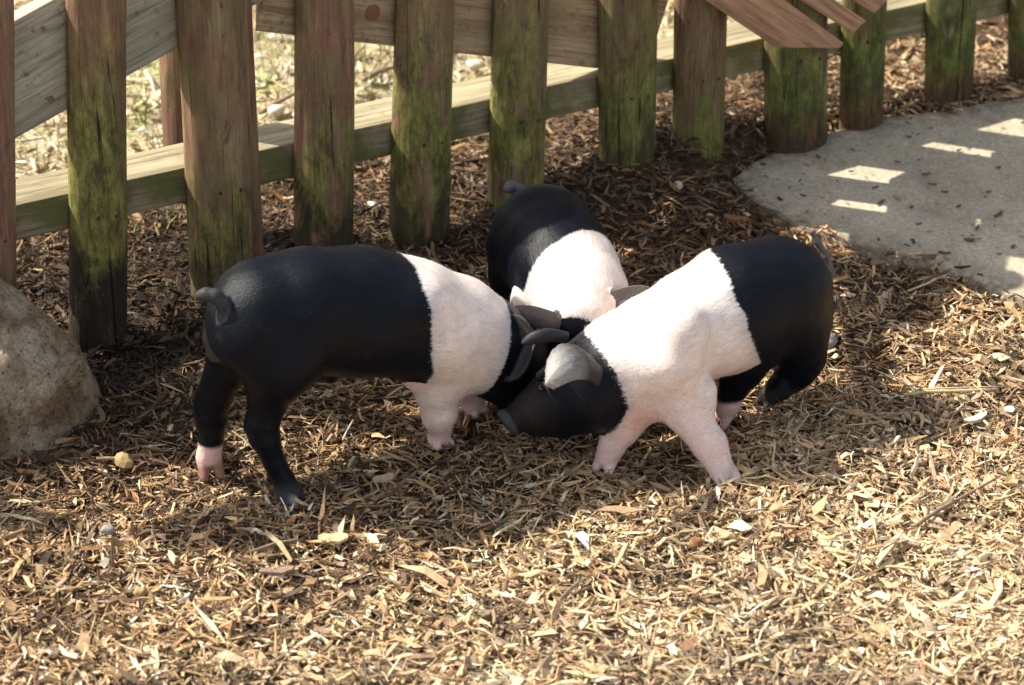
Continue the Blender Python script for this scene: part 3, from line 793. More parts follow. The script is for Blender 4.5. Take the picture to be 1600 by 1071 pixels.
def prim_d(P, kind, a, b, r1, r2):
    if kind == 's': return np.linalg.norm(P - a, axis=-1) - r1
    if kind == 'd': return disc(P, a, b, r1, r2)
    return round_cone(P, a, b, r1, r2)
H_VOX = 0.0027
class Pig:
    def __init__(s, name):
        s.name = name; s.prims = []; s.ears = []; s.cuts = []
    def chain(s, pts, k, tagc):
        """pts: (u, v, y, radius in px) joints, joined by tapered round segments"""
        W = []
        for (u, v, y, r) in pts:
            p = at_y(u, v, y); W.append((p, r / pxm(p)))
        for (a, ra), (b, rb) in zip(W[:-1], W[1:]):
            if abs(ra - rb) >= np.linalg.norm(a - b) * 0.95:
                s.prims.append(('s', a if ra > rb else b, None, max(ra, rb), 0, k, tagc)); continue
            s.prims.append(('c', a, b, ra, rb, k, tagc))
        if len(W) == 1: s.prims.append(('s', W[0][0], None, W[0][1], 0, k, tagc))
        return W
    def foot(s, p, d, r, tagc, zl=None):
        """two toes and two dew claws; p = end of pastern, d = forward on the ground"""
        d = np.array([d[0], d[1], 0.0]); d /= np.linalg.norm(d); sd = np.array([-d[1], d[0], 0])
        g = max(gh(p[0], p[1]) + 0.006, p[2] - 0.03) if zl is None else zl
        for q in (-1, 1):
            a = p + sd * q * r * 0.46; b = np.array([p[0], p[1], g + r * 0.42]) + d * r * 0.95 + sd * q * r * 0.66
            s.prims.append(('c', a, b, r * 0.60, r * 0.40, 0.002, tagc + '_toe'))
            a2 = p - d * r * 0.55 + sd * q * r * 0.55 + np.array([0, 0, 0.003])
            s.prims.append(('c', a2, a2 - d * r * 0.22 - np.array([0, 0, r * 0.4]), r * 0.26, r * 0.15, 0.003, tagc + '_toe'))
    def ear(s, pts, width, wdir, cup, tagc='ear', th=0.0032):
        """pts = three (u, v, y): base, middle, tip; wdir = world direction of the width; cup bends the rim"""
        A, B, C = [at_y(*p) for p in pts]
        w = np.array(wdir, float); w /= np.linalg.norm(w)
        n, m = 9, 5; G = np.zeros((n, m, 3))
        hw = width / pxm(B)
        for i in range(n):
            t = i / (n - 1)
            c = A * (1 - t) ** 2 + 2 * B * t * (1 - t) + C * t * t
            dv = (B - A) * (1 - t) + (C - B) * t; dv /= np.linalg.norm(dv)
            ww = w - dv * (w @ dv); ww /= np.linalg.norm(ww); nn = np.cross(dv, ww)
            prof = (0.72 + 0.28 * math.sin(min(t * 2.6, math.pi / 2))) * math.sqrt(max(0.02, 1 - t ** 2.6))
            for j in range(m):
                q = (j / (m - 1) - 0.5) * 2
                G[i, j] = c + ww * q * hw * prof + nn * cup * (q * q - 0.3) * hw
        for i in range(n - 1):
            for j in range(m - 1):
                s.ears.append((G[i, j], G[i + 1, j], G[i + 1, j + 1], th, tagc)); s.ears.append((G[i, j], G[i + 1, j + 1], G[i, j + 1], th, tagc))
    def build(s, color_fn, flow, label, hair_n=26000, axis=(1, 0, 0)):
        lo = np.min([np.minimum(p[1], p[1] if (p[2] is None or p[0] == 'd') else p[2]) - max(p[3], p[4]) for p in s.prims] + [t[i] for t in s.ears for i in range(3)], axis=0) - 0.02
        hi = np.max([np.maximum(p[1], p[1] if (p[2] is None or p[0] == 'd') else p[2]) + max(p[3], p[4]) for p in s.prims] + [t[i] for t in s.ears for i in range(3)], axis=0) + 0.02
        dims = np.ceil((hi - lo) / H_VOX).astype(int) + 1
        ax = [lo[i] + np.arange(dims[i]) * H_VOX for i in range(3)]
        Fv = np.full(dims, 0.04, np.float32)
        def region(a, b, m):
            i0 = np.clip(((np.minimum(a, b) - m - lo) / H_VOX).astype(int), 0, dims - 1); i1 = np.clip(((np.maximum(a, b) + m - lo) / H_VOX).astype(int) + 2, 1, dims)
            sl = tuple(slice(i0[q], i1[q]) for q in range(3))
            P = np.stack(np.meshgrid(*[ax[q][sl[q]] for q in range(3)], indexing='ij'), -1)
            return sl, P
        def smin(a, b, k):
            h = np.maximum(k - np.abs(a - b), 0) / k
            return np.minimum(a, b) - h * h * k * 0.25
        i = 0
        while i < len(s.prims):
            k, tg = s.prims[i][5], s.prims[i][6]; j = i
            run = k > 0.0035                       # one limb: its own segments meet without swelling
            while j < len(s.prims) and (j == i or (run and s.prims[j][5] == k and s.prims[j][6] == tg)): j += 1
            D = np.full(dims, 0.08, np.float32)
            for (kind, a, b, r1, r2, _k, _t) in s.prims[i:j]:
                b_ = a if (b is None or kind == 'd') else b
                sl, P = region(a, b_, max(r1, r2) + 0.042)
                d = prim_d(P, kind, a, b, r1, r2)
                D[sl] = smin(D[sl], d.astype(np.float32), 0.006)
            Fv = smin(Fv, D, k)
            i = j
        # ears: union of thin triangles, first among themselves
        if s.ears:
            E = np.full(dims, 0.04, np.float32)
            for (a, b, c, th, tg) in s.ears:
                sl, P = region(np.minimum(np.minimum(a, b), c), np.maximum(np.maximum(a, b), c), 0.014)
                E[sl] = np.minimum(E[sl], (tri_dist(P, a, b, c) - th).astype(np.float32))
            Fv = smin(Fv, E, 0.008)
        for (a, r) in s.cuts:
            sl, P = region(a, a, r + 0.02)
            d = -(np.linalg.norm(P - a, axis=-1) - r)
            h = np.maximum(0.003 - np.abs(Fv[sl] - d), 0) / 0.003
            Fv[sl] = np.maximum(Fv[sl], d) + h * h * 0.003 * 0.25
        # gentle lumps so that no part is a clean ellipsoid
        V, Q = surface_nets(Fv, lo, H_VOX)
        gI = np.clip(((V - lo) / H_VOX).round().astype(int), 2, dims - 3)
        gr_ = np.stack([Fv[gI[:, 0] + 2, gI[:, 1], gI[:, 2]] - Fv[gI[:, 0] - 2, gI[:, 1], gI[:, 2]],
                        Fv[gI[:, 0], gI[:, 1] + 2, gI[:, 2]] - Fv[gI[:, 0], gI[:, 1] - 2, gI[:, 2]],
                        Fv[gI[:, 0], gI[:, 1], gI[:, 2] + 2] - Fv[gI[:, 0], gI[:, 1], gI[:, 2] - 2]], 1)
        gr_ /= np.linalg.norm(gr_, axis=1, keepdims=True) + 1e-9
        big = np.clip((V[:, 2:3] - 0.03) / 0.06, 0, 1)
        Vd = V + gr_ * big * (0.0075 * (noise3(V, 13, 21) - 0.5) + 0.0035 * (noise3(V, 34, 23) - 0.5))[:, None]
        X_ = np.array(axis, float); X_ /= np.linalg.norm(X_); Y_ = np.cross([0, 0, 1.0], X_); Y_ /= np.linalg.norm(Y_); Z_ = np.cross(X_, Y_)
        s.frame = np.stack([X_, Y_, Z_], 1)
        # nearest part per vertex
        best = np.full(len(V), 9.0); bt = np.zeros(len(V), int); tags = []
        for (kind, a, b, r1, r2, k, tg) in s.prims:
            if tg not in tags: tags.append(tg)
            d = prim_d(V, kind, a, b, r1, r2)
            m = d < best; best[m] = d[m]; bt[m] = tags.index(tg)
        for (a, b, c, th, tg) in s.ears:
            if tg not in tags: tags.append(tg)
            near = np.linalg.norm(V - (a + b + c) / 3, axis=1) < 0.05
            d = tri_dist(V[near], a, b, c) - th
            ii = np.nonzero(near)[0]; m = d < best[ii] - 0.001; best[ii[m]] = d[m]; bt[ii[m]] = tags.index(tg)
        FRAME[0] = s.frame
        col = color_fn(V, np.array(tags)[bt])
        org = np.array([(lo[0] + hi[0]) / 2, (lo[1] + hi[1]) / 2, 0.0])
        root = empty(s.name, org)
        V = Vd
        me = mesh_from('body', V - org, Q)
        color_attr(me, 'fl', (V - org) @ s.frame)
        ov = np.abs(col - COAT['out']).max(1) > 1e-7
        color_attr(me, 'cw', np.where(ov[:, None], col, COAT['w'])); color_attr(me, 'cb', np.where(ov[:, None], col, COAT['b']))
        fa = me.attributes.new('wd', 'FLOAT', 'POINT'); fa.data.foreach_set('value', np.clip(COAT['wd'], -0.05, 0.05).astype(np.float32))
        o = link('body', me, M['skin'], root)
        sm = o.modifiers.new('smooth', 'SMOOTH'); sm.factor = 0.5; sm.iterations = 2
        tag(root, label, 'piglet')
        # bristles
        nr = np.zeros(len(me.vertices) * 3, np.float32); me.vertices.foreach_get('normal', nr); nr = nr.reshape(-1, 3)
        rr = np.random.default_rng(len(V))
        pick = rr.choice(len(V), hair_n, replace=True)
        pick = pick[~np.char.endswith(np.array(tags)[bt[pick]].astype(str), 'toe')]
        fl = flow(V[pick]); N = nr[pick]
        fl = fl - N * (fl * N).sum(1, keepdims=True); fl /= np.linalg.norm(fl, axis=1, keepdims=True) + 1e-6
        fl += rr.normal(0, 0.22, fl.shape)
        Lh = rr.uniform(0.0025, 0.0058, len(pick))[:, None]
        base = V[pick] + rr.normal(0, 0.0013, (len(pick), 3)) - org
        base -= N * 0.0012
        p1 = base + (fl * 0.75 + N * 0.2) * Lh * 0.5; p2 = p1 + (fl * 0.95 + N * 0.05) * Lh * 0.5
        hc = bpy.data.hair_curves.new('bristles'); hc.add_curves([3] * len(pick))
        pos = np.stack([base, p1, p2], 1).reshape(-1, 3).astype(np.float32)
        hc.attributes['position'].data.foreach_set('vector', pos.ravel()) if 'position' in hc.attributes else hc.points.foreach_set('position', pos.ravel())
        ra = hc.attributes.get('radius') or hc.attributes.new('radius', 'FLOAT', 'POINT')
        ra.data.foreach_set('value', np.tile(np.array([0.00010, 0.00009, 0.00003], np.float32), len(pick)))
        ca = hc.attributes.new('hcol', 'FLOAT_COLOR', 'CURVE')
        c4 = np.ones((len(pick), 4), np.float32); cc = col[pick]
        wt = cc[:, 0] > 0.2
        c4[:, :3] = np.where(wt[:, None], np.array([0.86, 0.82, 0.76]), np.array([0.003, 0.0035, 0.0045])) * rr.uniform(0.7, 1.1, (len(pick), 1))
        ca.data.foreach_set('color', c4.ravel())
        ho = bpy.data.objects.new('bristles', hc); COL.objects.link(ho); ho.parent = root
        hc.materials.append(M['hair']); ho['kind'] = 'stuff'
        return root, org

WHITE = np.array([0.83, 0.745, 0.69]); PINK = np.array([0.78, 0.50, 0.44]); BLACK = np.array([0.0028, 0.0042, 0.0080]); GREYB = np.array([0.42, 0.43, 0.46])
HOOF = np.array([0.30, 0.21, 0.17]); EARC = np.array([0.05, 0.045, 0.045])
def plane(p1, p2, lat, inside):
    """plane through two points containing the sideways direction; positive on the side of 'inside'"""
    n = np.cross(p2 - p1, lat); n /= np.linalg.norm(n)
    if (inside - p1) @ n < 0: n = -n
    return p1, n
FRAME = [np.eye(3)]
def band(V, pl, warp=0.012, bulge=None):
    p, n = pl
    d = (V - p) @ n
    d = d + warp * (noise3(V, 26, 2) - 0.5) * 1.6 + 0.003 * (noise3((V @ FRAME[0]) * np.array([0.10, 1, 1]), 330, 5) - 0.5) * 1.6
    return d
COAT = {}
def coat(V, wd):
    """wd > 0 white: metres inside the white band"""
    t = np.clip(wd / 0.007 + 0.5, 0, 1)[:, None]
    tr = np.clip(1 - wd / 0.028, 0, 1)[:, None] ** 1.3 * 0.62              # black skin showing under white hair
    nz = np.clip((noise3(V, 11, 4)[:, None] - 0.38) * 3.0, 0, 1)
    low = np.clip(1.15 - V[:, 2:3] / 0.17, 0, 1)
    pk = np.clip(0.18 * nz + 0.6 * low * (0.6 + 0.6 * nz), 0, 0.9)
    w = WHITE * (1 - pk) + PINK * pk
    w = w * (1 - tr) + GREYB * tr
    b = BLACK * (0.8 + 0.7 * noise3(V, 20, 8)[:, None])
    out = b * (1 - t) + w * t
    COAT.update(w=w, b=b, wd=wd, out=out.copy())
    return out
def shade_feet(col, V, tags, name, c, zt, soft=0.006):
    m = np.char.startswith(tags, name)
    t = np.clip((zt - V[m, 2] + 0.01 * (noise3(V[m], 60, 3) - 0.5)) / soft + 0.5, 0, 1)[:, None]
    col[m] = col[m] * (1 - t) + np.asarray(c) * t

def eyes(root, org, spots):
    for (u, v, y, r) in spots:
        p = at_y(u, v, y) - org
        V = []; F = []; n, m = 10, 8
        for i in range(n + 1):
            a = math.pi * i / n
            for j in range(m * 2): b = math.pi * j / m; V.append((p[0] + r * math.sin(a) * math.cos(b), p[1] + r * math.sin(a) * math.sin(b), p[2] + r * math.cos(a)))
        for i in range(n):
            for j in range(m * 2): F.append((i * m * 2 + j, i * m * 2 + (j + 1) % (m * 2), (i + 1) * m * 2 + (j + 1) % (m * 2), (i + 1) * m * 2 + j))
        link('eye', mesh_from('eye', V, F), M['eye'], root)

# ---- left piglet: stands side on, tail curled, head down to the right
def pig_left():
    g = Pig('piglet')
    g.chain([(414, 490, -.44, 90), (480, 485, -.42, 100), (560, 487, -.385, 103), (636, 497, -.345, 95), (702, 516, -.31, 89)], 0.02, 'torso')
    g.chain([(702, 516, -.31, 89), (752, 537, -.29, 79), (788, 560, -.27, 68)], 0.02, 'torso')
    g.chain([(788, 562, -.265, 66), (812, 592, -.255, 54), (828, 622, -.25, 36), (842, 645, -.25, 25)], 0.02, 'head')
    g.chain([(395, 520, -.47, 62), (430, 565, -.475, 58), (420, 625, -.475, 33), (410, 662, -.48, 28), (414, 684, -.482, 26), (429, 722, -.483, 18.5), (443, 750, -.485, 17.5), (449, 766, -.485, 18.5)], 0.03, 'near_hind')
    e = g.chain([(448, 766, -.485, 19), (452, 771, -.485, 18)], 0.01, 'near_hind')
    g.foot(at_y(450, 768, -.487), (1, -.35), 0.0185, 'near_hind')
    g.chain([(372, 540, -.41, 48), (352, 580, -.405, 34), (333, 626, -.40, 27), (332, 655, -.40, 23), (330, 690, -.40, 18), (326, 712, -.40, 20)], 0.025, 'far_hind')
    g.foot(at_y(326, 716, -.40), (.35, -1), 0.019, 'far_hind')
    g.chain([(690, 555, -.345, 56), (684, 605, -.35, 38), (686, 640, -.345, 25), (688, 668, -.342, 18), (686, 686, -.34, 18)], 0.03, 'near_fore')
    g.foot(at_y(686, 686, -.34), (.6, -1), 0.017, 'near_fore')
    g.chain([(715, 560, -.26, 40), (728, 600, -.25, 26), (738, 628, -.25, 18), (742, 645, -.25, 16)], 0.02, 'far_fore')
    g.foot(at_y(742, 647, -.25), (.8, -1), 0.016, 'far_fore')
    g.chain([(652, 578, -.375, 26), (650, 592, -.375, 16)], 0.018, 'near_fore')           # elbow
    g.chain([(686, 645, -.352, 27), (684, 652, -.352, 24)], 0.012, 'near_fore')           # wrist
    g.chain([(455, 560, -.49, 42), (452, 590, -.49, 26)], 0.03, 'near_hind')              # stifle
    g.chain([(400, 655, -.478, 14), (396, 664, -.478, 12)], 0.014, 'near_hind')           # point of hock
    g.chain([(322, 640, -.405, 14), (319, 652, -.405, 11)], 0.014, 'far_hind')
    g.chain([(660, 480, -.41, 40), (690, 530, -.395, 42)], 0.05, 'torso')                 # shoulder blade
    # belly tuck, rump fold, tail
    g.chain([(500, 585, -.43, 9), (515, 592, -.425, 7)], 0.025, 'torso')
    g.chain([(337, 500, -.455, 13), (333, 530, -.458, 15), (338, 552, -.455, 17)], 0.012, 'rear')
    g.chain([(353, 512, -.485, 12), (354, 492, -.494, 11), (348, 474, -.498, 10.5), (336, 463, -.498, 10), (322, 460, -.495, 9.5), (312, 462, -.493, 8)], 0.005, 'tail')
    g.ear([(832, 528, -.315), (814, 552, -.350), (795, 590, -.350)], 25, (0.85, -0.1, 0.5), 0.3)
    g.ear([(800, 500, -.305), (826, 506, -.325), (832, 546, -.33)], 12, (0.75, -0.2, 0.6), 0.3)
    lat = np.array([0.35, -0.93, 0.0]); ax = np.array([0.93, 0.35, -0.1])
    p1 = plane(at_y(636, 400, -.36), at_y(652, 590, -.36), lat, at_y(700, 500, -.33))
    p2 = plane(at_y(800, 470, -.30), at_y(728, 606, -.30), lat, at_y(700, 500, -.33))
    def cf(V, tg):
        d = np.minimum(band(V, p1), band(V, p2, 0.006))
        leg = np.char.startswith(tg, 'near_fore') | np.char.startswith(tg, 'far_fore')
        d = np.where(leg, 0.03 + 0 * d, d)
        d = np.where(np.char.startswith(tg, 'near_hind') | np.char.startswith(tg, 'far_hind') | (tg == 'tail') | (tg == 'rear') | (tg == 'ear') | (tg == 'head'), -1, d)
        col = coat(V, d)
        q = np.linalg.norm(V - at_y(645, 572, -.385), axis=1); tq = np.clip(1 - q / 0.05, 0, 1)[:, None] * (d > 0.004)[:, None]
        col = col * (1 - 0.8 * tq) + np.array([0.70, 0.33, 0.26]) * 0.8 * tq
        col[tg == 'tail'] = (0.045, 0.045, 0.05); col[tg == 'rear'] = (0.06, 0.05, 0.045)
        col[tg == 'ear'] = EARC
        zt = at_y(325, 692, -.40)[2]
        shade_feet(col, V, tg, 'far_hind', PINK * 0.95 + 0.05, zt)
        shade_feet(col, V, tg, 'far_hind', (0.30, 0.17, 0.12), 0.026, 0.01)
        shade_feet(col, V, tg, 'near_hind', (0.07, 0.068, 0.07), 0.035, 0.03)
        m = tg == 'near_hind_toe'; q = np.clip(1 - np.linalg.norm(V[m] - at_y(466, 782, -.51), axis=1) / 0.017, 0, 1)[:, None]
        col[m] = col[m] * (1 - q) + np.array([0.5, 0.47, 0.45]) * q
        shade_feet(col, V, tg, 'near_fore', HOOF * 1.4, 0.014, 0.008)
        # sparse bristle shows the grey skin on the back of the hocks
        return col
    root, org = g.build(cf, lambda V: np.tile(np.array([-0.93, -0.35, -0.35]), (len(V), 1)), 'black piglet with white shoulders standing side on, its tail curled up', 30000, (0.93, 0.35, -0.2))
    eyes(root, org, [(826, 588, -.30, .005)])
pig_left()

# ---- middle piglet: further back, seen from the front, head down between the others
def pig_mid():
    g = Pig('piglet')
    g.chain([(850, 372, .02, 84), (866, 398, -.03, 86), (888, 432, -.085, 82), (908, 462, -.14, 74), (905, 492, -.185, 60)], 0.02, 'torso')
    g.chain([(902, 508, -.20, 52), (885, 548, -.215, 42), (872, 585, -.215, 30), (868, 610, -.215, 22)], 0.02, 'head')
    g.chain([(800, 385, .02, 38), (795, 430, .015, 30), (790, 480, .01, 22), (790, 520, .005, 17)], 0.02, 'hind_a')
    g.chain([(905, 410, .04, 40), (920, 460, .04, 28), (925, 500, .04, 19), (925, 515, .04, 16)], 0.02, 'hind_b')
    g.chain([(845, 455, -.10, 32), (820, 470, -.12, 22), (822, 520, -.125, 17), (822, 580, -.125, 15)], 0.02, 'fore_a')
    g.chain([(950, 470, -.10, 30), (955, 520, -.11, 20), (955, 565, -.11, 15)], 0.02, 'fore_b')
    for (u, v, y) in ((790, 522, .005), (925, 517, .04), (822, 582, -.125), (955, 567, -.11)):
        g.foot(at_y(u, v, y), (0.1, -1), 0.016, 'hoof')
    g.chain([(828, 310, .10, 8), (812, 297, .105, 8), (799, 292, .10, 8), (793, 296, .095, 6)], 0.006, 'tail')
    g.ear([(872, 506, -.235), (832, 492, -.27), (783, 489, -.26)], 17, (0.1, 0.25, 0.95), 0.35)
    g.ear([(925, 490, -.19), (965, 464, -.20), (1016, 452, -.19)], 17, (0.1, 0.35, 0.9), 0.3)
    lat = np.array([1.0, 0.15, 0.0])
    A_, B_, C_ = at_y(822, 448, -.13), at_y(880, 380, -.105), at_y(950, 378, -.045)
    p1 = plane(A_, B_, C_ - B_, at_y(905, 450, -.13))
    nx = at_y(905, 492, -.185) - at_y(908, 462, -.14); nx /= np.linalg.norm(nx)
    p2 = (at_y(900, 482, -.25), -nx)
    def cf(V, tg):
        d = np.minimum(band(V, p1), band(V, p2, 0.01))
        d = np.where(np.char.startswith(tg, 'fore'), 0.03, d)
        d = np.where(np.char.startswith(tg, 'hind') | (tg == 'tail') | (tg == 'ear') | (tg == 'head'), -1, d)
        col = coat(V, d); col[tg == 'ear'] = (0.13, 0.115, 0.105); col[tg == 'tail'] = (0.12, 0.12, 0.13)
        col[np.char.startswith(tg, 'hoof')] = HOOF
        return col
    root, org = g.build(cf, lambda V: np.tile(np.array([-0.2, 0.8, -0.5]), (len(V), 1)), 'piglet furthest back, black rump and white middle, head lowered between the others', 22000, (0.2, -0.8, -0.5))
pig_mid()

# ---- right piglet: faces down-left, white front half, black head and rump
def pig_right():
    g = Pig('piglet')
    g.chain([(1210, 458, -.19, 92), (1150, 477, -.225, 95), (1090, 507, -.265, 90), (1030, 541, -.31, 86), (978, 566, -.345, 77)], 0.02, 'torso')
    g.chain([(972, 570, -.35, 75), (918, 600, -.375, 70), (872, 622, -.385, 48), (834, 642, -.395, 33), (810, 652, -.40, 24)], 0.02, 'head')
    g.chain([(930, 628, -.385, 48), (880, 655, -.392, 30), (835, 668, -.40, 16)], 0.02, 'head')             # jaw
    na = np.array([-0.74, -0.36, -0.50]); na /= np.linalg.norm(na); sc_ = at_y(794, 660, -.405)
    g.prims.append(('d', sc_, na, 0.0215, 0.0065, 0.008, 'snout'))
    sd_ = np.cross(na, [0, 0, 1.0]); sd_ /= np.linalg.norm(sd_)
    for q in (-1, 1): g.cuts.append((sc_ + na * 0.0075 + sd_ * q * 0.0085, 0.0048))
    g.chain([(846, 588, -.418, 9), (858, 580, -.425, 10)], 0.014, 'head')                  # brow
    g.chain([(1035, 585, -.35, 58), (1070, 635, -.385, 38), (1104, 690, -.415, 26), (1124, 727, -.432, 20), (1128, 737, -.434, 20)], 0.03, 'near_fore')
    g.foot(at_y(1131, 738, -.435), (.6, -1), 0.0205, 'near_fore')
    g.chain([(990, 625, -.365, 42), (972, 668, -.385, 28), (955, 700, -.395, 20), (949, 714, -.397, 19)], 0.025, 'far_fore')
    g.foot(at_y(948, 716, -.397), (-.5, -1), 0.0175, 'far_fore')
    g.chain([(1235, 500, -.17, 66), (1248, 552, -.165, 42), (1240, 585, -.17, 27), (1218, 605, -.185, 20), (1203, 618, -.19, 17)], 0.03, 'far_hind')
    g.foot(at_y(1202, 619, -.19), (-.8, -.6), 0.0165, 'far_hind')
    g.chain([(1170, 530, -.235, 56), (1158, 575, -.24, 36), (1146, 608, -.245, 22), (1138, 632, -.25, 18), (1134, 642, -.25, 17)], 0.025, 'near_hind')
    g.foot(at_y(1133, 644, -.25), (-.7, -.7), 0.0165, 'near_hind')
    g.chain([(1060, 520, -.375, 44), (1050, 565, -.395, 40)], 0.05, 'torso')              # shoulder blade
    g.chain([(1098, 612, -.385, 24), (1104, 628, -.39, 16)], 0.02, 'near_fore')           # elbow
    g.chain([(1112, 696, -.422, 25), (1116, 704, -.424, 22)], 0.012, 'near_fore')         # wrist
    g.chain([(1268, 566, -.165, 14), (1262, 580, -.168, 11)], 0.02, 'far_hind')            # hock
    g.chain([(1294, 442, -.15, 8), (1299, 425, -.145, 5.5), (1291, 400, -.14, 5), (1277, 378, -.135, 5.5), (1268, 363, -.135, 4.5)], 0.006, 'tail')
    g.ear([(936, 580, -.435), (894, 532, -.480), (856, 602, -.510)], 33, (0.25, -0.8, -0.5), -0.4)
    g.ear([(886, 528, -.365), (852, 519, -.39), (818, 536, -.385)], 9, (0.1, 0.2, 0.95), 0.35)
    latb = np.array([0.55, -0.83, 0.0])
    p1 = plane(at_y(1118, 384, -.25), at_y(1182, 575, -.25), np.array([0.25, -0.97, 0.0]), at_y(1050, 530, -.3))
    def cf(V, tg):
        d1 = band(V, p1)
        # the collar is a rounded edge round the head
        c = at_y(905, 603, -.375); d2 = np.linalg.norm((V - c) * np.array([1, 0.85, 1.0]), axis=1) - 0.083
        d2 = d2 + 0.007 * (noise3(V, 60, 2) - 0.5) + 0.004 * (noise3((V @ FRAME[0]) * np.array([0.12, 1, 1]), 330, 5) - 0.5)
        d2 = np.where(d2 > 0, d2 * 2.2, d2); d = np.minimum(d1, d2)
        ahead = ((V - c) @ np.array([0.8, 0.45, 0.25])) < 0.0
        d = np.where((np.char.startswith(tg, 'torso') | (tg == 'head')) & ahead, -1, d)
        d = np.where(np.char.startswith(tg, 'near_fore') | np.char.startswith(tg, 'far_fore'), 0.03, d)
        d = np.where(np.char.startswith(tg, 'near_hind') | np.char.startswith(tg, 'far_hind') | (tg == 'tail') | (tg == 'ear') | (tg == 'snout'), -1, d)
        col = coat(V, d)
        for (pu, pv, py) in ((995, 650, -.40), (1098, 600, -.36)):
            q = np.linalg.norm(V - at_y(pu, pv, py), axis=1); tq = np.clip(1 - q / 0.045, 0, 1)[:, None] * (d > 0.004)[:, None]
            col = col * (1 - 0.7 * tq) + np.array([0.72, 0.36, 0.29]) * 0.7 * tq
        q = np.linalg.norm(V - at_y(835, 635, -.40), axis=1)
        m = (tg == 'head') & (q < 0.055); t = np.clip(1 - q[m] / 0.055, 0, 1)[:, None] * 0.8
        col[m] = col[m] * (1 - t) + np.array([0.045, 0.03, 0.024]) * t
        col[tg == 'snout'] = (0.05, 0.053, 0.062); m = tg == 'ear'
        te = np.clip(1 - np.linalg.norm(V[m] - at_y(866, 586, -.50), axis=1) / 0.06, 0, 1)[:, None] ** 0.7  # sunlight on the near ear painted in: paler towards the tip
        te = te * (V[m][:, 1:2] < -0.425); col[m] = np.array([0.035, 0.034, 0.038]) * (1 - te) + np.array([0.36, 0.345, 0.335]) * te
        col[tg == 'tail'] = (0.13, 0.115, 0.12)
        shade_feet(col, V, tg, 'near_hind', PINK, at_y(1138, 622, -.25)[2])
        shade_feet(col, V, tg, 'far_hind', (0.03, 0.026, 0.024), 0.03)
        shade_feet(col, V, tg, 'near_fore', HOOF * 1.6, 0.012, 0.008)
        shade_feet(col, V, tg, 'far_fore', HOOF * 1.6, 0.012, 0.008)
        return col
    root, org = g.build(cf, lambda V: np.tile(np.array([0.85, 0.4, -0.3]), (len(V), 1)), 'piglet with white front half and black head, pushing its snout to the left', 30000, (-0.85, -0.45, -0.15))
    eyes(root, org, [(845, 607, -.4145, .0055)])
pig_right()

# ------------------------------------------------------------------ boulder and small things
def rock_mesh(name, rx, ry, rz, seed, sub=4, amp=0.25, f=2.0, fine=0.03):
    import bmesh
    bm = bmesh.new(); bmesh.ops.create_icosphere(bm, subdivisions=sub, radius=1.0)
    P = np.array([v.co[:] for v in bm.verts])
    d = 1 + amp * (noise3(P + seed, f, seed) - 0.5) * 2 + fine * (noise3(P + seed, f * 5, seed + 1) - 0.5) * 2
    for v, k in zip(bm.verts, d): v.co = Vector((v.co.x * rx * k, v.co.y * ry * k, v.co.z * rz * k))
    me = bpy.data.meshes.new(name); bm.to_mesh(me); bm.free()
    me.polygons.foreach_set('use_smooth', np.ones(len(me.polygons), bool)); return me
def boulder():
    import bmesh
    c = at_y(-44, 668, -0.24)
    bm = bmesh.new(); bmesh.ops.create_icosphere(bm, subdivisions=6, radius=1.0)
    P = np.array([v.co[:] for v in bm.verts])
    faces = [((.60, -.20, .77), .160), ((.85, -.45, .05), .185), ((.15, -.93, .35), .155), ((-.5, .1, .86), .21), ((.2, .9, .4), .17), ((.55, -.75, .35), .165), ((.9, .3, .3), .20),
             ((-1, 0, 0), .3), ((0, 0, -1), .15), ((-.5, -.8, .3), .22), ((.2, -.5, .85), .178)]
    acc = np.zeros(len(P))
    for n_, h_ in faces:
        n_ = np.array(n_) / np.linalg.norm(n_)
        acc += np.maximum(P @ n_ / (h_ * 0.93), 0) ** 9
    R = acc ** (-1 / 9)
    Q = P * R[:, None]
    d = 0.032 * (noise3(Q, 9, 31) - 0.5) + 0.016 * (noise3(Q, 26, 33) - 0.5) + 0.006 * (noise3(Q, 80, 35) - 0.5) - 0.008 * np.clip(0.06 - np.abs(noise3(Q, 7, 38) - 0.5), 0, 1) / 0.06
    Q = P * (R + d)[:, None]
    for v, q_ in zip(bm.verts, Q): v.co = Vector(q_)
    me = bpy.data.meshes.new('boulder'); bm.to_mesh(me); bm.free()
    me.polygons.foreach_set('use_smooth', np.ones(len(me.polygons), bool))
    o = link('boulder', me, M['rock'], None, (c[0], c[1], 0.055))
    tag(o, 'large tan and grey sandstone boulder half buried in the mulch by the fence', 'boulder')
boulder()

def stone(u, v, r, sq, mat, label, name='stone', seed=1, sub=3, cat='stone', group=None):
    p = at_z(u, v, 0.012); z = gh(p[0], p[1]) + r * sq * 0.4 + 0.010
    o = link(name, rock_mesh(name, r, r * 0.75, r * sq, seed, sub, 0.5, 1.6, 0.10), mat, None, (p[0], p[1], z)); o.rotation_euler = (0, 0, seed * 1.3)
    tag(o, label, cat, group); return o
M['yellow_stone'] = mat_plain('yellow_stone', (0.3, 0.19, 0.08), (0.5, 0.37, 0.19), 80)
M['grey_stone'] = mat_plain('grey_stone', (0.22, 0.21, 0.2), (0.36, 0.34, 0.31), 90)
M['pale_stone'] = mat_plain('pale_stone', (0.5, 0.46, 0.38), (0.7, 0.66, 0.56), 70)
M['bark'] = mat_plain('orange_bark', (0.14, 0.06, 0.025), (0.32, 0.16, 0.07), 90)
M['dark_bark'] = mat_plain('dark_bark', (0.07, 0.047, 0.03), (0.2, 0.14, 0.09), 120)
M['straw'] = mat_plain('straw', (0.45, 0.34, 0.18), (0.66, 0.55, 0.34), 120)
M['twig'] = mat_plain('twig', (0.15, 0.1, 0.07), (0.30, 0.21, 0.15), 120)
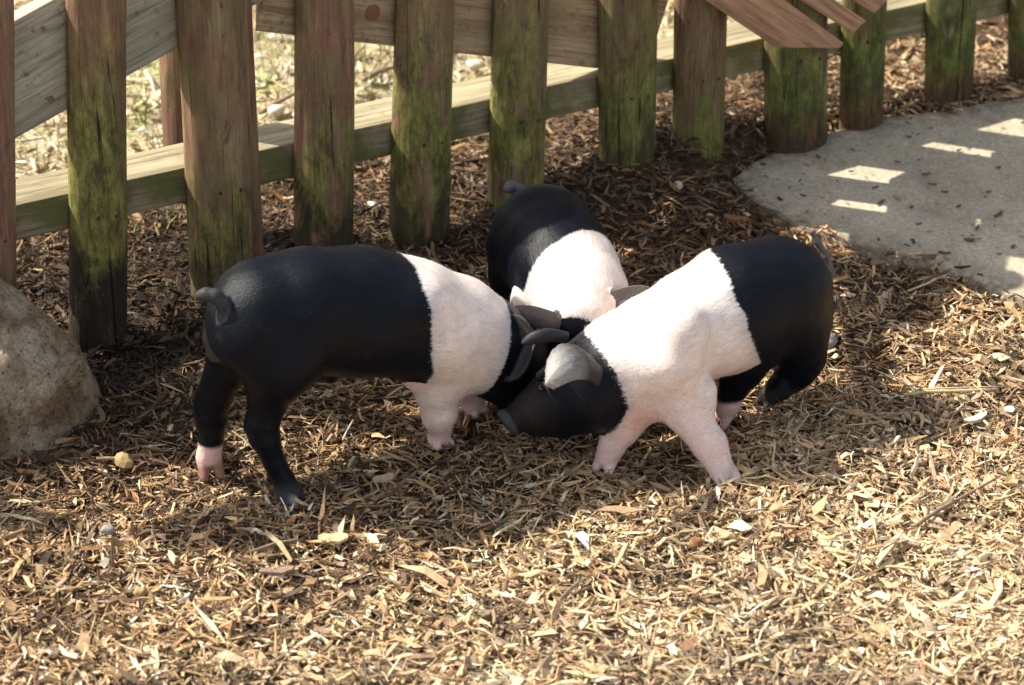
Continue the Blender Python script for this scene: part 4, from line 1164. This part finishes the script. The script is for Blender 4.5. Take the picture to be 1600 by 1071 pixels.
ys = stone(193, 712, 0.018, 0.8, M['yellow_stone'], 'small yellow stone in the mulch beside the boulder', seed=14, sub=2)
ys.data.polygons.foreach_set('use_smooth', np.zeros(len(ys.data.polygons), bool))
stone(166, 822, 0.011, 0.8, M['grey_stone'], 'small round grey pebble in the mulch below the boulder', 'pebble', seed=5)
stone(218, 924, 0.010, 0.7, M['yellow_stone'], 'small tan pebble low in the sunlit mulch', 'pebble', seed=6)
stone(1213, 347, 0.009, 0.7, M['yellow_stone'], 'tiny tan pebble at the edge of the concrete slab', 'pebble', seed=7)
stone(1086, 858, 0.013, 0.5, M['bark'], 'red brown bark nugget in the sunlit mulch in front', 'bark_nugget', seed=8, cat='bark')
stone(1465, 815, 0.009, 0.6, M['pale_stone'], 'white pebble at the lower end of the long twig', 'pebble', seed=9)
stone(1290, 540, 0.016, 0.7, M['grey_stone'], 'grey stone beside the hind foot of the right piglet', seed=10)
for (u, v, r, lab) in ((104, 470, .0, ''),):
    pass
YL = ['seen low in the gap right of the fourth picket', 'in the gap beside the fifth picket, just above the rail', 'above the rail between the fourth and fifth pickets', 'just right of the fourth picket', 'under the tan board between the fifth and sixth pickets', 'right of the seventh picket', 'beneath the rail between the fourth and fifth pickets', 'between the third and fourth pickets']
yard_stones = [(505, 262), (668, 215), (655, 150), (560, 195), (742, 95), (1050, 100), (585, 345), (432, 190)]
for i, (u, v) in enumerate(yard_stones):
    p = at_z(u, v, 0.0)
    if side_n(p[0], p[1]) > -0.08: continue
    stone(u, v, 0.014 + 0.004 * (i % 3), 0.6, M['pale_stone'], 'pale stone behind the fence ' + YL[i], 'stone', seed=20 + i, sub=2, group='pale stones behind the fence')

def stick(name, pts, r, mat, label, cat, taper=0.6):
    """pts = world points; a bent round stick"""
    P = [Vector(p) for p in pts]; n = 7; V = []; F = []
    Q = []
    for i in range(len(P) - 1):
        for t in (0, 0.5): Q.append(P[i].lerp(P[i + 1], t))
    Q.append(P[-1])
    for i, p in enumerate(Q):
        d = (Q[min(i + 1, len(Q) - 1)] - Q[max(i - 1, 0)]).normalized()
        a = d.cross(Vector((0, 0, 1))).normalized(); b = a.cross(d)
        rr = r * (1 - (1 - taper) * i / (len(Q) - 1)) * (0.9 + 0.25 * random.random())
        if i in (0, len(Q) - 1): rr *= 0.7
        for j in range(n):
            t = 2 * math.pi * j / n; V.append(p + a * math.cos(t) * rr + b * math.sin(t) * rr)
    for i in range(len(Q) - 1):
        for j in range(n): F.append((i * n + j, i * n + (j + 1) % n, (i + 1) * n + (j + 1) % n, (i + 1) * n + j))
    F.append(tuple(reversed(range(n)))); F.append(tuple((len(Q) - 1) * n + j for j in range(n)))
    o = link(name, mesh_from(name, V, F), mat); tag(o, label, cat); return o
def gpts(pix, dz=0.018):
    out = []
    for q in pix:
        u, v = q[0], q[1]; e = q[2] if len(q) > 2 else 0
        p = at_z(u, v, 0.015); z = gh(p[0], p[1]) + dz + e; p = at_z(u, v, z); out.append((p[0], p[1], z))
    return out
stick('twig', gpts([(1432, 820), (1470, 795), (1520, 768), (1563, 744, .01)]), 0.0036, M['twig'], 'long brown twig lying slanted on the mulch at the right', 'twig')
stick('stalk', gpts([(1412, 617), (1450, 612), (1500, 611), (1560, 609)]), 0.0034, M['straw'], 'straight yellow stalk lying on the mulch right of the piglets', 'stalk', 0.8)
stick('stalk', gpts([(1440, 608), (1500, 606), (1575, 604)], 0.02), 0.0016, M['straw'], 'thin straw stalk lying just above the thicker yellow stalk', 'stalk')
stick('straw', gpts([(535, 688), (543, 672, .006), (552, 656, .012)]), 0.0014, M['pale_stone'], 'short white straw sticking up under the left piglet', 'straw')
stick('straw', gpts([(250, 599), (268, 606, .004), (288, 614)]), 0.0012, M['straw'], 'thin yellow straw between the boulder and the left piglet', 'straw')
stick('twig', gpts([(1333, 900, .01), (1345, 860, .005), (1350, 840, .012)], 0.02), 0.0022, M['twig'], 'short dark twig standing in the sunlit mulch', 'twig')
stick('curled_leaf_stem', gpts([(600, 676), (602, 660, .012), (618, 648, .02), (640, 640, .012)], 0.02), 0.0028, M['bark'], 'curled orange brown stem under the left piglet', 'stem')
stick('branch', gpts([(405, 178), (430, 162, .01), (470, 142, .015)], 0.012), 0.005, M['twig'], 'bare branch on the sunny ground left of the fourth picket', 'branch')
stick('branch', gpts([(566, 126), (590, 113, .01), (630, 101)], 0.012), 0.006, M['twig'], 'bare branch on the sunny ground between two pickets', 'branch')
stick('root', gpts([(225, 110), (236, 125, .01), (246, 155)], 0.012), 0.004, M['pale_stone'], 'bleached white root on the ground behind the fence', 'root')

def flake(u, v, L, W, T, yaw, mat, label, name='bark_chip', cat='bark', group=None, z=None, tilt=0.15, seed=0):
    """a split piece of bark: uneven outline, real thickness, bent"""
    r = random.Random(seed * 7 + 3); n = 9; V = []
    prof = [(-.5, .2), (-.3, .48), (0.0, .42), (.28, .5), (.5, .14), (.42, -.25), (.1, -.5), (-.2, -.42), (-.46, -.3)]
    prof = [(a * L * r.uniform(.9, 1.1), b * W * r.uniform(.75, 1.15)) for a, b in prof]
    for s in (1, -1):
        for a, b in prof: V.append((a, b, s * T / 2 + 0.12 * L * (a / L) ** 2 * 2 + r.uniform(-.1, .1) * T))
        V.append((0, 0, s * T * 0.65))
    F = []
    for i in range(n):
        j = (i + 1) % n
        F.append((n, i, j)); F.append((n + 1 + n, n + 1 + j, n + 1 + i)); F.append((i, n + 1 + i, n + 1 + j, j))
    p = at_z(u, v, 0.015); zz = (gh(p[0], p[1]) + 0.019) if z is None else z
    p = at_z(u, v, zz)
    o = link(name, mesh_from(name, V, F, smooth=False), mat, None, (p[0], p[1], zz)); o.rotation_euler = (r.uniform(-tilt, tilt), r.uniform(-tilt, tilt), yaw)
    tag(o, label, cat, group); return o
flake(1150, 343, 0.045, 0.020, 0.006, -0.6, M['bark'], 'orange brown piece of bark lying near the corner of the slab', seed=1)
flake(815, 505, 0.02, 0.01, 0.003, 0.2, M['bark'], 'small bark piece hidden between the piglets', seed=2) if False else None
flake(522, 842, 0.045, 0.022, 0.005, 0.3, M['straw'], 'broad pale splinter in front of the left piglet', 'splinter', 'splinter', seed=3)
flake(925, 675, 0.04, 0.018, 0.005, 0.9, M['bark'], 'splinter beside the forefoot', seed=4) if False else None
flake(435, 892, 0.05, 0.018, 0.004, 0.05, M['twig'], 'wide brown splinter lying flat in the sunlit mulch at lower left', 'splinter', 'splinter', seed=5)
flake(600, 748, 0.038, 0.020, 0.004, 0.5, M['straw'], 'pale splinter in the sun patch behind the left piglet\'s forefoot', 'splinter', 'splinter', seed=6)
flake(1525, 655, 0.05, 0.016, 0.004, 0.7, M['pale_stone'], 'bright splinter below the yellow stalk', 'splinter', 'splinter', seed=7)
flake(1577, 640, 0.016, 0.018, 0.003, 0.3, M['pale_stone'], 'small square white chip below the yellow stalk', 'wood_chip', 'wood chip', seed=8)
flake(1500, 700, 0.02, 0.012, 0.003, 1.0, M['grey_stone'], 'x', seed=9) if False else None
# crumbs on the slab
slab_bits = [(1447, 272, .022, 0.1), (1368, 293, .02, 0.4), (1376, 316, .026, 0.3), (1457, 288, .018, -.2), (1402, 253, .012, .1), (1498, 235, .02, .3), (1424, 324, .014, .6),
             (1498, 322, .018, .4), (1560, 335, .03, .5), (1476, 300, .012, 0), (1527, 356, .024, 1.5), (1436, 350, .018, .2), (1290, 250, .014, 2.0), (1420, 214, .018, .2), (1515, 375, .026, -.1),
             (1475, 395, .024, .1), (1583, 385, .02, .6), (1330, 268, .012, .3), (1250, 282, .014, .8), (1560, 262, .012, .3), (1392, 396, .016, .1), (1545, 300, .012, .4)]
ORD = ['leftmost', 'second', 'third', 'fourth', 'fifth', 'sixth', 'seventh', 'eighth', 'ninth', 'tenth', 'eleventh', 'twelfth', 'thirteenth', 'fourteenth', 'fifteenth', 'sixteenth', 'seventeenth', 'eighteenth', 'nineteenth', 'twentieth', 'second last', 'rightmost']
slab_bits.sort()
for i, (u, v, L, yaw) in enumerate(slab_bits):
    flake(u, v, L * (0.6 + 0.5 * ((i * 29 % 7) / 7)), L * (0.12 + 0.22 * ((i * 37 % 11) / 11)), 0.0025, yaw + 0.4 * math.sin(i * 5.1), M['dark_bark'], 'small dark bark chip on the concrete slab, ' + ORD[i] + (' of them all' if ORD[i] in ('leftmost', 'rightmost') else ' from the left' if i < 20 else ' towards the right'), 'bark_chip', 'bark', 'dark bark chips scattered on the slab', z=SLAB_Z + 0.004, tilt=0.06, seed=40 + i)
# fine crumbs there
def crumbs():
    r = np.random.default_rng(9); n = 2600
    x = r.uniform(0.2, 1.9, n); y = r.uniform(-0.1, 1.2, n); sd = poly_sd(x, y, SLAB)
    ok = (sd < -0.006) & (r.random(n) < 0.18 + 0.9 * np.exp(sd / 0.05)); x, y = x[ok], y[ok]; n = len(x)
    L = 0.006 * np.exp(r.normal(0, 0.4, n)); W = L * 0.45
    c = PAL[r.choice([3, 4, 6, 7, 8], n)] * r.uniform(0.7, 1.1, (n, 1))
    o = chips('crumbs', x, y, np.zeros(n), L, W, W * 0.5, r.uniform(0, 6.28, n), r.normal(0, 0.08, n), r.normal(0, 0.2, n), c, 2, base=SLAB_Z + 0.0025)
    tag(o, 'fine wood crumbs strewn over the concrete slab', 'litter', kind='stuff')
crumbs()

# snail shell
def snail():
    p = at_z(1060, 291, 0.05); z = gh(p[0], p[1]) + 0.020; p = at_z(1060, 291, z)
    V = []; F = []; n = 10; m = 40
    for i in range(m + 1):
        t = i / m; a = t * 2 * math.pi * 2.4; R = 0.0085 * math.exp(-1.1 * (1 - t) * 1.6) ; r = R * 0.62
        cx, cy, cz = math.cos(a) * R * 0.62, math.sin(a) * R * 0.62, 0.009 * (1 - t) * 0.9
        for j in range(n):
            b = 2 * math.pi * j / n
            V.append((cx + math.cos(a) * math.cos(b) * r, cy + math.sin(a) * math.cos(b) * r, cz + math.sin(b) * r))
    for i in range(m):
        for j in range(n): F.append((i * n + j, i * n + (j + 1) % n, (i + 1) * n + (j + 1) % n, (i + 1) * n + j))
    F.append(tuple(range(n))); F.append(tuple(reversed([m * n + j for j in range(n)])))
    o = link('snail_shell', mesh_from('snail_shell', V, F), mat_plain('shell', (0.42, 0.34, 0.25), (0.66, 0.6, 0.5), 300, 0.4), None, (p[0], p[1], z))
    o.rotation_euler = (1.0, 0.3, 0.5); tag(o, 'small pale snail shell on the dark mulch left of the slab', 'snail shell')
snail()
